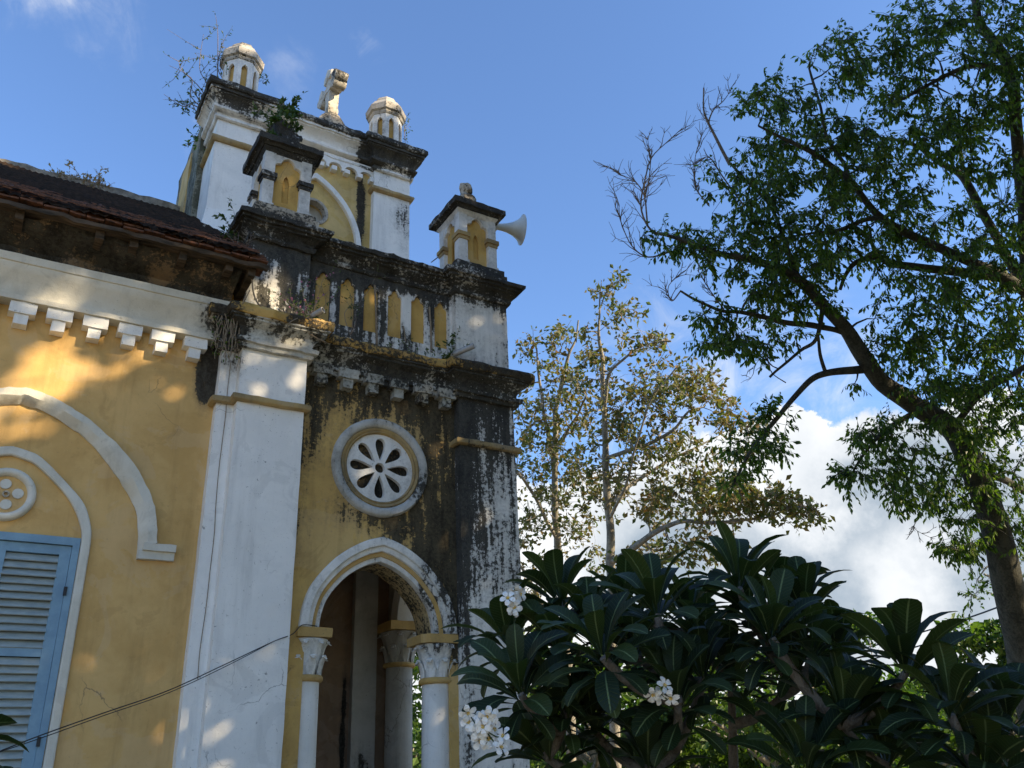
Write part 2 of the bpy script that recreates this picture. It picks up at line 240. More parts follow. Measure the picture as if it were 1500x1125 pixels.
# ------------------------------------------------------------------ mesh helpers
def nz(p,s,seed=0):
    return Vector((noise.noise(p*s+Vector((seed,0,0))),noise.noise(p*s+Vector((0,31+seed,0))),noise.noise(p*s+Vector((0,0,57+seed)))))
class MB:
    def __init__(s): s.v=[]; s.f=[]; s.uv=None
    def box(s,lo,hi,cell=.07,amp=.004,sc=9):
        lo=Vector(lo); hi=Vector(hi); d=hi-lo
        n=[max(1,min(90,round(d[i]/cell))) for i in range(3)]
        for ax in range(3):
            a,b=(ax+1)%3,(ax+2)%3
            for side in(0,1):
                base=len(s.v)
                for i in range(n[a]+1):
                    for j in range(n[b]+1):
                        p=Vector((0,0,0)); p[ax]=hi[ax] if side else lo[ax]; p[a]=lo[a]+d[a]*i/n[a]; p[b]=lo[b]+d[b]*j/n[b]
                        if amp: p=p+nz(p,sc)*amp*2+nz(p,sc*3.1,7)*amp*.8
                        s.v.append(p)
                w=n[b]+1
                for i in range(n[a]):
                    for j in range(n[b]):
                        q=[base+i*w+j,base+(i+1)*w+j,base+(i+1)*w+j+1,base+i*w+j+1]
                        s.f.append(q if side else q[::-1])
        return s
    def sweep(s,path,prof,cell=.07,amp=.004,sc=9,close=False):
        path=[Vector(p) for p in path]; n=len(path)
        nor=[]
        for i in range(n):
            dirs=[]
            if i>0 or close: d=(path[i]-path[i-1]); dirs.append(Vector((d.y,-d.x)).normalized())
            if i<n-1 or close: d=(path[(i+1)%n]-path[i]); dirs.append(Vector((d.y,-d.x)).normalized())
            if len(dirs)==2:
                m=(dirs[0]+dirs[1]); m=m/max(.3,(m.dot(dirs[0]))); nor.append(m)
            else: nor.append(dirs[0])
        rings=[]
        segs=[(i,(i+1)%n) for i in range(n if close else n-1)]
        for k,(i,j) in enumerate(segs):
            L=(path[j]-path[i]).length; c=max(1,round(L/cell))
            for q in range(c+(1 if (k==len(segs)-1 and not close) else 0)):
                f=q/c; rings.append((path[i].lerp(path[j],f),nor[i].lerp(nor[j],f)))
        base=len(s.v); m=len(prof)
        for (p,nn) in rings:
            for (o,z) in prof:
                v=Vector((p.x+nn.x*o,p.y+nn.y*o,z)); 
                if amp: v=v+nz(v,sc)*amp*2+nz(v,sc*3.3,5)*amp
                s.v.append(v)
        N=len(rings)
        for i in range(N if close else N-1):
            for j in range(m):
                a=base+i*m+j; b=base+i*m+(j+1)%m; c=base+((i+1)%N)*m+(j+1)%m; d=base+((i+1)%N)*m+j
                s.f.append([a,b,c,d][::-1])
        if not close:
            s.f.append([base+j for j in range(m)][::1]); s.f.append([base+(N-1)*m+j for j in range(m)][::-1])
        return s
    def tube(s,pts,rad,sides=6,cap=True):
        pts=[Vector(p) for p in pts]; n=len(pts)
        if n<2: return s
        if not hasattr(rad,'__len__'): rad=[rad]*n
        base=len(s.v); t0=(pts[1]-pts[0]).normalized(); u=t0.orthogonal().normalized()
        for i,p in enumerate(pts):
            t=(pts[min(i+1,n-1)]-pts[max(i-1,0)]); t=t.normalized() if t.length>1e-9 else t0
            u=(u-t*u.dot(t)); u=u.normalized() if u.length>1e-6 else t.orthogonal().normalized(); w=t.cross(u)
            for k in range(sides):
                a=2*math.pi*k/sides; s.v.append(p+(u*math.cos(a)+w*math.sin(a))*rad[i])
        for i in range(n-1):
            for k in range(sides):
                a=base+i*sides+k; b=base+i*sides+(k+1)%sides; s.f.append([a,b,b+sides,a+sides])
        if cap: s.f.append([base+k for k in range(sides)][::-1]); s.f.append([base+(n-1)*sides+k for k in range(sides)])
        return s
    def lathe(s,c,prof,sides=24,rot=0,axis=None,amp=0,sc=12,cap=True):
        c=Vector(c); base=len(s.v); M=axis or Matrix.Identity(3)
        for (r,z) in prof:
            for k in range(sides):
                a=rot+2*math.pi*k/sides; v=c+M@Vector((r*math.cos(a),r*math.sin(a),z))
                if amp: v=v+nz(v,sc)*amp*2
                s.v.append(v)
        for i in range(len(prof)-1):
            for k in range(sides):
                a=base+i*sides+k; b=base+i*sides+(k+1)%sides; s.f.append([a,b,b+sides,a+sides])
        if cap: s.f.append([base+k for k in range(sides)][::-1]); s.f.append([base+(len(prof)-1)*sides+k for k in range(sides)])
        return s
    def add(s,vs,fs):
        b=len(s.v); s.v+= [Vector(v) for v in vs]; s.f+=[[b+i for i in f] for f in fs]; return s
    def build(s,name,mat,parent=None,smooth=35,merge=True,mats=None):
        me=bpy.data.meshes.new(name); me.from_pydata([tuple(v) for v in s.v],[],s.f)
        if merge:
            bm=bmesh.new(); bm.from_mesh(me); bmesh.ops.remove_doubles(bm,verts=bm.verts,dist=.0004); bm.to_mesh(me); bm.free()
        return link(name,me,mat,parent,smooth)
def link(name,me,mat,parent=None,smooth=35):
    if mat: me.materials.append(MT[mat] if isinstance(mat,str) else mat)
    if smooth:
        me.polygons.foreach_set('use_smooth',[True]*len(me.polygons))
        me.set_sharp_from_angle(angle=R_(smooth))
    o=bpy.data.objects.new(name,me); COL.objects.link(o)
    if parent: o.parent=parent
    return o
def plate(outer,holes,thick,M,name,mat,parent=None,bev=.004,smooth=30):
    """2-D outline with holes -> slab; local x=u, y=v, +z = front"""
    cu=bpy.data.curves.new(name,'CURVE'); cu.dimensions='2D'; cu.fill_mode='BOTH'; cu.extrude=thick/2-bev; cu.bevel_depth=bev; cu.bevel_resolution=1; cu.offset=-bev if bev else 0
    for pl in [outer]+list(holes):
        sp=cu.splines.new('POLY'); sp.points.add(len(pl)-1); sp.use_cyclic_u=True
        for i,p in enumerate(pl): sp.points[i].co=(p[0],p[1],0,1)
    ob=bpy.data.objects.new('tmp',cu); COL.objects.link(ob)
    dg=bpy.context.evaluated_depsgraph_get(); dg.update()
    me=bpy.data.meshes.new_from_object(ob.evaluated_get(dg)); bpy.data.objects.remove(ob); bpy.data.curves.remove(cu)
    me.name=name; me.materials.clear(); me.transform(M); 
    return link(name,me,mat,parent,smooth)
def MY(yfront,thick):      # plate in the x-z plane, front facing -y at yfront
    return Matrix(((1,0,0,0),(0,0,-1,yfront+thick/2),(0,1,0,0),(0,0,0,1)))
def MX(xfront,thick):      # plate facing -x : u -> -y
    return Matrix(((0,0,-1,xfront+thick/2),(-1,0,0,0),(0,1,0,0),(0,0,0,1)))
def MXp(xfront,thick):     # plate facing +x : u -> +y
    return Matrix(((0,0,1,xfront-thick/2),(1,0,0,0),(0,1,0,0),(0,0,0,1)))
def yplate(outer,holes,yf,th,name,mat,parent,bev=.004): return plate(outer,holes,th,MY(yf,th),name,mat,parent,bev)
def arch(cx,z0,w,h,n=14):   # right springer over the apex to left springer
    c=(h*h-w*w)/(2*w); Rr=w+c; a1=math.atan2(h,c) if c>=0 else math.pi-math.atan2(h,-c)
    r=[(cx-c+Rr*math.cos(a1*i/n),z0+Rr*math.sin(a1*i/n)) for i in range(n+1)]
    return r+[(2*cx-x,z) for x,z in r[-2::-1]]
def circ(cx,cz,r,n=48,ph=0): return [(cx+r*math.cos(ph+2*math.pi*i/n),cz+r*math.sin(ph+2*math.pi*i/n)) for i in range(n)]
def rect(x0,z0,x1,z1): return [(x0,z0),(x1,z0),(x1,z1),(x0,z1)]
def catmull(pts,n=6):
    out=[]; p=[pts[0]]+list(pts)+[pts[-1]]
    for i in range(1,len(p)-2):
        for k in range(n):
            t=k/n; out.append(tuple(.5*((2*p[i][d])+(-p[i-1][d]+p[i+1][d])*t+(2*p[i-1][d]-5*p[i][d]+4*p[i+1][d]-p[i+2][d])*t*t+(-p[i-1][d]+3*p[i][d]-3*p[i+1][d]+p[i+2][d])*t**3) for d in range(len(pts[0]))))
    out.append(tuple(pts[-1])); return out
def trefoil(cx,z0,w,zs,ht):   # pointed three-lobed niche: width w, straight to zs, top at ht
    h=w/2; H=ht-zs
    r=[(cx+h,z0),(cx+h,zs),(cx+h*.98,zs+H*.16),(cx+h*.84,zs+H*.30),(cx+h*.62,zs+H*.36),(cx+h*.52,zs+H*.40),(cx+h*.48,zs+H*.62),(cx+h*.30,zs+H*.84),(cx,ht)]
    return r+[(2*cx-x,z) for x,z in r[-2::-1]]
def empty(name,loc=(0,0,0),parent=None):
    o=bpy.data.objects.new(name,None); COL.objects.link(o); o.location=loc; o.empty_display_size=.3
    if parent: o.parent=parent
    return o
def tag(o,label=None,cat=None,group=None,kind=None):
    if label: o['label']=label
    if cat: o['category']=cat
    if group: o['group']=group
    if kind: o['kind']=kind
    return o
# ------------------------------------------------------------------ ground
gm=MB(); gm.add([(-400,-400,0),(400,-400,0),(400,400,0),(-400,400,0)],[[0,1,2,3]])
tag(gm.build('ground','ground',smooth=0),kind='structure')
# ------------------------------------------------------------------ church
CH=empty('church',(0,0,0)); tag(CH,'yellow and white weathered church with porch, arched window and blackened parapet','church')
def part(name,parent=CH): return empty(name,(0,0,0),parent)
# nave wall with an opening for the window
HW=[(0,4.33),(.12,4.31),(.23,4.26),(.36,4.17),(.47,4.06),(.58,3.92),(.64,3.80),(.66,3.68),(.66,3.5),(.66,0.9)]
def mirror(pl,cx=0): return [(2*cx-x,z) for x,z in pl]
wo=HW+mirror(HW)[::-1][:-1]
yplate(rect(-7,0,1.8,6.2),[rect(-.60,.95,.60,3.60)],0,.35,'nave_wall','yellow',CH)
we=MB(); we.add([(1.66,.02,0),(1.66,3,0),(1.66,3,8.7),(1.66,.02,6.35),(1.79,.02,0),(1.79,3,0),(1.79,3,8.7),(1.79,.02,6.35)],[[0,1,2,3][::-1],[4,5,6,7],[3,2,6,7][::-1],[0,3,7,4],[1,5,6,2][::-1]]); we.build('nave_end_wall','yellow',CH,0)
# window
win=part('window')
so_=catmull([(0,4.37),(.10,4.35),(.23,4.30),(.47,4.09),(.62,3.93),(.70,3.74),(.72,3.60)],5)+[(.72,.8)]
si_=catmull([(0,4.29),(.10,4.265),(.21,4.22),(.44,4.02),(.56,3.86),(.63,3.70),(.645,3.60)],5)+[(.645,.8)]
def band(o,i,yf,th,name,mat,parent,bev=.008):
    full=o+i[::-1]; l=[(-x,z) for x,z in full][::-1]
    out=o+[(x,z) for x,z in i[::-1]]; 
    poly=[(-x,z) for x,z in o[::-1]][:-1]+o+i[::-1][:-1]+[(-x,z) for x,z in i]
    return yplate(poly,[],yf,th,name,mat,parent,bev)
band(so_,si_,-.045,.05,'arch_trim','cream',win,.015)
fr=MB()
for s in(-1,1): fr.box((min(s*.585,s*.64),-.03,.9),(max(s*.585,s*.64),.09,3.63),.3,.0015)
fr.box((-.64,-.03,3.57),(.64,.09,3.635),.3,.0015).box((-.02,-.012,.9),(.02,.07,3.57),.3,.001)
fr.build('frame','blue',win)
for s in(-1,1):
    sh=MB(); a,b=(.022,.583) if s>0 else(-.583,-.022)
    for x0,x1 in((a,a+.085),(b-.085,b)): sh.box((x0,-.005,.95),(x1,.035,3.565),.4,.001)
    for z0,z1 in((.95,1.08),(1.72,1.80),(2.665,2.735),(3.49,3.565)): sh.box((a+.085,-.002,z0),(b-.085,.032,z1),.4,.001)
    sh.build('shutter','blue',win)
    lv=MB()
    for z0,z1 in((1.08,1.72),(1.80,2.665),(2.735,3.49)):
        n=round((z1-z0)/.063)
        for i in range(n):
            zc=z0+(i+.5)*(z1-z0)/n; j=random.Random(i+n).uniform(-.007,.007)
            lv.add([(a+.08,-.012+j,zc-.034),(b-.08,-.012+j,zc-.034),(b-.08,.034,zc+.026),(a+.08,.034,zc+.026),(a+.08,-.002+j,zc-.040),(b-.08,-.002+j,zc-.040),(b-.08,.044,zc+.02),(a+.08,.044,zc+.02)],
                   [[0,1,2,3],[7,6,5,4],[0,4,5,1],[1,5,6,2],[2,6,7,3],[3,7,4,0]])
    lv.build('louvers','louver',win,0)
MB().box((-.6,.06,.95),(.6,.075,3.6),.5,0).build('dark_backing','hole',win)
for z in(3.15,2.0): MB().box((.575,-.045,z),(.60,-.02,z+.07),.1,0).build('hinge','wire',win)
# medallion over the window
md=part('medallion')
MB().lathe((0.02,-.012,3.95),[(.155,-.03),(.16,.02),(.175,.045),(.20,.052),(.222,.035),(.228,-.03)],40,axis=Matrix(((1,0,0),(0,0,-1),(0,1,0))),cap=False).build('ring','cream',md,60)
yplate(circ(.02,3.95,.165),[],-.012,.03,'disc','yellow',md)
for k in range(4):
    a=R_(90*k+10); yplate(circ(.02+.088*math.cos(a),3.95+.088*math.sin(a),.044,20),[],-.03,.02,'petal','cream',md,.006)
MB().lathe((.02,-.02,3.95),[(.012,0),(.028,.0),(.028,.022),(.016,.022),(.013,.005)],16,axis=Matrix(((1,0,0),(0,0,-1),(0,1,0))),cap=False).build('boss','stone_base',md)
# hood mould
ho=catmull([(0,4.90),(.22,4.85),(.42,4.76),(.64,4.62),(.96,4.33),(1.14,4.05),(1.21,3.84),(1.245,3.64)],5)
hm=catmull([(0,4.83),(.21,4.785),(.38,4.71),(.60,4.57),(.90,4.28),(1.07,4.02),(1.14,3.82),(1.17,3.60)],5)
hi=catmull([(0,4.77),(.2,4.72),(.34,4.655),(.58,4.50),(.86,4.20),(1.02,3.96),(1.08,3.75),(1.10,3.52)],5)
hd=part('hood_mould')
def hood():
    mb=MB(); n=len(ho)
    sec=[(ho,0.0),(ho,-.085),(hm,-.085),(hi,-.02),(hi,.0)]
    for sgn in(-1,1):
        base=len(mb.v)
        for i in range(n):
            for pl,y in sec:
                v=Vector((sgn*pl[i][0],y-.002,pl[i][1])); mb.v.append(v+nz(v,11)*.012+nz(v,37)*.005)
        for i in range(n-1):
            for j in range(4):
                q=[base+i*5+j,base+(i+1)*5+j,base+(i+1)*5+j+1,base+i*5+j+1]; mb.f.append(q if sgn<0 else q[::-1])
        # returned foot
        x1=1.40
        mb.box((min(sgn*1.10,sgn*x1),-.06,3.50),(max(sgn*1.10,sgn*x1),.0,3.575),.06,.003)
        mb.box((min(sgn*1.13,sgn*(x1+.005)),-.088,3.57),(max(sgn*1.13,sgn*(x1+.005)),.0,3.635),.06,.003)
    return mb
hood().build('moulding','cream',hd,40)
# nave cornice
nc=part('nave_cornice')
MB().sweep([(-7,0),(1.62,0)],[(0,5.70),(.15,5.70),(.155,5.745),(.11,5.75),(.115,5.80),(.15,5.88),(.20,5.94),(.235,5.99),(.24,6.02),(.255,6.025),(.26,6.10),(.0,6.10)],.1,.002).build('moulding','cream',nc,30)
def corbels(parent,xs,y0,mat):
    for x in xs:
        c=MB().box((x-.107,y0-.125,5.59),(x+.107,y0,5.697),.05,.0035).box((x-.056,y0-.105,5.482),(x+.056,y0,5.588),.05,.0035)
        c.build('corbel',mat,parent)
corbels(nc,[ -.155-.3*3,-.155-.6,-.155-.3,-.155,.145,.445,.745,1.04,1.345],0,'white')
MB().sweep([(-7,0),(1.62,0)],[(0,6.103),(.20,6.103),(.16,6.15),(.17,6.21),(.25,6.26),(.33,6.285),(.44,6.33),(.47,6.375),(.0,6.38)],.07,.022,4).build('cove','brown_cove',nc,30)
# roof
SL=.746
def rz(y): return 6.47+SL*(y+.62)
RF=part('roof')
def roof():
    rnd=random.Random(3); mb=MB(); nx,ny=230,70; base=0
    x0,x1=-8,1.77; y0,y1=-.60,4.85
    for i in range(nx+1):
        for j in range(ny+1):
            x=x0+(x1-x0)*i/nx; y=y0+(y1-y0)*j/ny
            course=(j%2)*.035
            z=rz(y)+course+(.022 if (i%2) else 0)+noise.noise(Vector((x*1.2,y*1.2,3)))*.05+noise.noise(Vector((x*9,y*9,1)))*.02
            mb.v.append(Vector((x,y,z)))
    for i in range(nx):
        for j in range(ny):
            a=i*(ny+1)+j; mb.f.append([a,a+ny+1,a+ny+2,a+1])
    return mb
roof().build('tiles','roof',RF,20)
def roofback():
    mb=MB(); mb.add([(-8,4.85,10.5),(1.77,4.85,10.5),(1.77,10,6.7),(-8,10,6.7)],[[0,1,2,3]]); return mb
roofback().build('rear_slope','roof',RF,0)
# broken tile courses at the eave
def eave():
    rnd=random.Random(9); mb=MB(); x=-7.5
    while x<1.80:
        w=rnd.uniform(.14,.2)
        for k in range(4):
            y=-.62+k*.07+rnd.uniform(-.03,.03); z=rz(y)-.035+k*.014+rnd.uniform(-.01,.012)
            if rnd.random()<.93: mb.box((x,y,z-.004),(x+w-.01,y+.3,z+.014),.08,.006)
        x+=w
    return mb
eave().build('eave_tiles','roof_edge',RF,30)
def debris():
    rnd=random.Random(19); mb=MB()
    for k in range(900):
        x=rnd.uniform(-7,1.75); y=-.6+rnd.random()**2*.9; L=rnd.uniform(.02,.11); w=rnd.uniform(.006,.02); a=rnd.uniform(-.5,.5)+(1.57 if rnd.random()<.2 else 0); z=rz(y)+.045+rnd.uniform(0,.02)
        d=Vector((math.cos(a),math.sin(a),math.sin(a)*SL)); n=Vector((-math.sin(a),math.cos(a),SL*math.cos(a))); c=Vector((x,y,z)); u=Vector((0,0,.012))
        p=[c-d*L-n*w,c+d*L-n*w*.6,c+d*L+n*w*.6,c-d*L+n*w]
        mb.add(p+[q+u for q in p],[[3,2,1,0],[4,5,6,7],[0,1,5,4],[1,2,6,5],[2,3,7,6],[3,0,4,7]])
    return mb
debris().build('roof_debris','roof_edge',RF,0,merge=False)
MB().box((-7.5,-.61,6.36),(1.86,-.57,6.405),.07,.010).build('eave_board','wood',RF)
MB().box((-7.5,-.55,6.385),(1.74,.35,6.41),.25,.004).build('soffit_boards','wood',RF)
for x in[-1.6,-.95,-.33,.32,.62,1.06,1.50,1.72]:
    MB().box((x-.035,-.53,6.29),(x+.035,.1,6.385),.08,.006).build('rafter_end','wood',RF)
MB().box((-8,4.75,10.40),(1.77,4.95,10.62),.15,.03,2).build('ridge','ridge',RF)
# left buttress (two steps)
LB=part('buttress'); tag(LB,'tall white left buttress with crisp edges')
MB().box((1.60,-.12,0),(1.80,0,5.62),.1,.002,4).build('side_strip','white_buttress',LB)
MB().box((1.765,-.25,0),(2.43,0,5.62),.1,.002,4).build('shaft','white_buttress',LB)
SP=[(0,5.045),(.03,5.04),(.055,5.055),(.06,5.08),(.055,5.105),(.03,5.12),(0,5.115)]
MB().sweep([(1.60,0),(1.60,-.12),(1.765,-.12),(1.765,-.25),(2.43,-.25),(2.43,0)],SP,.07,.004).build('string_course','string',LB)
# right buttress
RB=part('buttress'); tag(RB,'right corner buttress blotched with black mould')
MB().box((4.265,-.12,0),(4.995,.6,5.62),.09,.003,5).build('shaft','white_right',RB)
MB().sweep([(4.265,0),(4.265,-.12),(4.995,-.12),(4.995,.7)],SP,.07,.004).build('string_course','string',RB)
# porch wall
AX,AZ=3.41,2.99
_gothic=arch
def arch(cx,z0,w,h,n=14):
    q=catmull([(1,0),(.965,.22),(.86,.455),(.59,.735),(.27,.92),(0,1)],4); r=[(cx+a*w,z0+b*h) for a,b in q]
    return r+[(2*cx-x,z) for x,z in r[-2::-1]]
PWo=[(2.40,0)]+[]
ao=arch(AX,AZ,.755,.865)
hole=[(AX+.755,0.02)]+ao+[(AX-.755,.02)]
yplate(rect(2.35,.0,4.35,5.75),[hole,circ(3.37,4.68,.40)],0,.34,'porch_wall','yellow_porch',CH,.003)
PA=part('porch_arch')
def ring(wo_,ho_,wi,hi_,yf,th,name,mat,bev=.006,dz=0):
    o=arch(AX,AZ,wo_,ho_); i=arch(AX,AZ,wi,hi_)
    yplate(o+i[::-1],[],yf,th,name,mat,PA,bev)
ring(.83,.935,.745,.845,-.055,.09,'outer_moulding','dirty_white',.012)
ring(.752,.855,.70,.79,-.022,.12,'inner_moulding','dirty_white',.012)
ring(.702,.795,.66,.745,.012,.10,'yellow_band','yellow_trim')
ring(.662,.75,.615,.695,.03,.10,'edge_band','dirty_white')
ring(.70,.79,.618,.70,.135,.34,'soffit','soffit')
# columns
def column(cx,cy,zr,r,hcap,name='column',fac=1.0,label=None):
    c=part(name)
    if label: tag(c,label)
    z0=zr; zt=zr+hcap
    MB().lathe((cx,cy,0),[(r*1.35,0),(r*1.35,.15),(r*1.15,.2),(r*1.03,.25),(r*1.02,1.5),(r*.97,z0-.01)],28,amp=.001).build('shaft','white' if fac>=1 else 'inner_white',c,50)
    MB().lathe((cx,cy,0),[(r*.95,z0-.03),(r*1.1,z0-.03),(r*1.2,z0-.015),(r*1.22,z0),(r*1.2,z0+.015),(r*1.1,z0+.03),(r*.9,z0+.03)],28).build('neck_ring','yellow_trim',c,50)
    cp=MB(); Rr=hcap/.45*r/.145*.145
    cp.lathe((cx,cy,0),[(r*.92,z0+.02),(r*.95,z0+hcap*.2),(r*1.02,z0+hcap*.5),(r*1.2,z0+hcap*.8),(r*1.45,zt-.01),(r*1.1,zt)],24,amp=.002)
    for tier,(za,zb,k,out) in enumerate(((.02,.55,8,1.0),(.30,.93,8,1.25))):
        for q in range(k):
            a=2*math.pi*(q+.5*tier)/k; dv=Vector((math.cos(a),math.sin(a),0)); tv=Vector((-math.sin(a),math.cos(a),0))
            pts=[]; 
            for i in range(8):
                f=i/7; z=z0+hcap*(za+(zb-za)*min(1,f*1.18)-(max(0,f-.72)*.55)*(zb-za)); rr=r*(1.0+.10*f+out*.42*f**3)
                w=r*.34*math.sin(math.pi*min(.9,f*.75+.18)); pts.append((z,rr,w))
            base=len(cp.v)
            for z,rr,w in pts:
                for s,ro in((-1,0),(-.45,.03),(0,.012),(.45,.03),(1,0)): cp.v.append(Vector((cx,cy,z))+dv*(rr+ro*r*3)+tv*(w*s))
            for i in range(7):
                for j in range(4): b=base+i*5+j; cp.f.append([b,b+1,b+6,b+5])
            cp.tube([Vector((cx,cy,pts[-2][0]+.006))+dv*(pts[-2][1]+.004)+tv*x for x in(-r*.22,0,r*.22)],[r*.07,r*.13,r*.07],8)
    cp.build('capital','dirty_white' if fac>=1 else 'inner_white',c,50)
    return c
cL=column(2.725,.14,2.545,.135,.36,label='left column of the porch arch')
cR=column(4.085,.14,2.545,.145,.36,label='right column of the porch arch, with a mould-stained capital')
def abacus(cx,cy,z0,z1,r,parent,mat='yellow_trim'):
    MB().lathe((cx,cy,0),[(r,z0),(r*1.04,z0+.01),(r*1.04,z1-.006),(r*1.0,z1)],8,rot=math.pi/8,amp=.001).build('abacus',mat,parent,20)
MB().box((2.565,-.055,2.905),(2.90,.36,2.99),.1,.002).build('abacus','yellow_trim',cL)
ab=MB()
def prism(mb,poly,z0,z1):
    n=len(poly); mb.add([(x,y,z0) for x,y in poly]+[(x,y,z1) for x,y in poly],[list(range(n))[::-1],list(range(n,2*n))]+[[i,(i+1)%n,n+(i+1)%n,n+i] for i in range(n)]); return mb
prism(ab,[(3.86,.02),(3.93,-.055),(4.245,-.055),(4.245,.36),(3.86,.36)],2.90,2.985).build('abacus','yellow_trim',cR,20)
# jambs behind the columns
MB().box((2.44,.12,0),(2.655,.37,2.99),.15,.002).build('porch_jamb','yellow_porch',CH)
MB().box((4.16,.12,0),(4.30,.37,2.99),.15,.002).build('porch_jamb','yellow_porch',CH)
# rose window
RW=part('rose_window'); AY=Matrix(((1,0,0),(0,0,-1),(0,1,0)))
MB().lathe((3.37,-.0,4.68),[(.435,-.02),(.45,.03),(.475,.05),(.525,.052),(.54,.035),(.548,-.02)],64,axis=AY,amp=.002,cap=False).build('outer_ring','rose_ring',RW,50)
MB().lathe((3.37,0,4.68),[(.375,-.06),(.378,.005),(.392,.022),(.405,.012),(.415,.025),(.432,.03),(.446,.015),(.446,-.04)],64,axis=AY,amp=.001,cap=False).build('inner_ring','string',RW,50)
def petal(a,r0,r1,w,n=10):
    c,s=math.cos(a),math.sin(a); out=[]
    L=r1-r0
    pts=[]
    for i in range(22):
        t=2*math.pi*i/22; q=(1-math.cos(t))/2; pts.append((r0+L*q,w*1.12*1.25*math.sin(t)*(.22+.95*q)))
    return [(3.37+u*c-v*s,4.68+u*s+v*c) for u,v in pts]
yplate(circ(3.37,4.68,.378,64),[petal(R_(90+45*k),.082,.335,.050) for k in range(8)]+[circ(3.37,4.68,.055,20)],.012,.05,'rose_disc','rose_white',RW,0)
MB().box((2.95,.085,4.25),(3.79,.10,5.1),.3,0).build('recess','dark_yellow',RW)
# porch cornice and ledge
PC=part('porch_cornice')
base_path=[(1.60,0.1),(1.60,-.12),(1.765,-.12),(1.765,-.25),(2.43,-.25),(2.43,0),(4.265,0),(4.265,-.12),(4.995,-.12),(4.995,3.0)]
MB().sweep(base_path,[(-.05,5.62),(.05,5.62),(.055,5.665),(.085,5.67),(.09,5.715),(.035,5.73),(.04,5.78),(.07,5.835),(.135,5.875),(.15,5.88),(.15,5.905),(.175,5.91),(.175,5.93),(-.05,5.93)],.05,.006,10).build('moulding','white_cornice',PC,28)
MB().sweep(base_path,[(-.05,5.925),(.19,5.925),(.20,5.94),(.205,6.0),(.185,6.03),(-.05,6.045)],.045,.009,8).build('ledge','ledge_yellow',PC,28)
corbels(PC,[2.65,2.935,3.23,3.525,3.825,4.12],0,'grey_corbel')
# parapet with blind arcade
PP=part('parapet'); tag(PP,'mould-blackened parapet with a row of yellow blind niches')
nic=[2.63,2.92,3.205,3.50,3.795,4.10]
yplate(rect(2.30,6.02,4.30,7.08),[trefoil(x,6.27,.175,6.78,6.90) for x in nic],-.02,.10,'arcade','white_parapet',PP,.006)
MB().box((2.30,.035,6.02),(4.30,.3,7.06),.3,.0).build('backing','white_parapet',PP)
for x in nic: MB().box((x-.10,.018,6.25),(x+.10,.034,6.93),.2,.001).build('niche','yellow_niche',PP)
COP=[(-.03,7.0),(.035,7.0),(.05,7.02),(.05,7.045),(.02,7.06),(.03,7.09),(.075,7.13),(.115,7.145),(.115,7.165),(.15,7.17),(.15,7.20),(.185,7.205),(.19,7.255),(.15,7.28),(.05,7.29),(-.2,7.29)]
LP=part('parapet_pier'); tag(LP,'left parapet pier blackened with mould')
MB().box((1.775,-.13,6.02),(2.43,.55,7.1),.07,.006,6).build('shaft','white_parapet',LP)
RP=part('parapet_pier'); tag(RP,'right parapet pier, greyish white')
MB().box((4.235,-.13,6.02),(4.955,.55,7.1),.07,.004,6).build('shaft','white_pier',RP)
MB().sweep([(1.775,.55),(1.775,-.13),(2.43,-.13),(2.43,-.0),(4.235,-.0),(4.235,-.13),(4.955,-.13),(4.955,3.0)],COP,.045,.009,8).build('parapet_coping','black_coping',CH,26)
# flat porch roof, ceiling, interior
MB().box((1.80,.3,6.9),(4.93,3.0,7.0),.5,0).build('porch_roof_slab','roof',CH)
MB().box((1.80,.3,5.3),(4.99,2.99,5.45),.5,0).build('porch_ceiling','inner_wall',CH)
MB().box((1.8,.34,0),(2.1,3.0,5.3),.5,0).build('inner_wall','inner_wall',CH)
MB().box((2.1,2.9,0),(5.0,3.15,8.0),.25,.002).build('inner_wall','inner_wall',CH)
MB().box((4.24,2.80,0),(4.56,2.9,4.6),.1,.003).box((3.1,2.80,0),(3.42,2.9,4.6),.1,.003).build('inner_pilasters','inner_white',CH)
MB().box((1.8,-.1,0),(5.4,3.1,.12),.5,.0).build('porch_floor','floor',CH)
arch=_gothic
# facade side (faces +x) with its own arch
fo=arch(1.68,3.45,1.05,1.15)
plate(rect(.3,0.0,3.1,7.0),[[(1.68+1.05,.02)]+fo+[(1.68-1.05,.02)]],.26,MXp(5.02,.26),'facade_wall','inner_white',CH,.004)
fi=arch(1.68,3.45,.84,.93)
plate(fo+fi[::-1],[],.30,MXp(5.01,.30),'facade_arch','white',CH,.006)
cF=column(4.80,2.62,3.02,.175,.42,fac=.9,label='column inside the porch')
MB().box((4.56,2.36,3.44),(5.02,2.9,3.55),.1,.002).build('abacus','yellow_trim',cF)
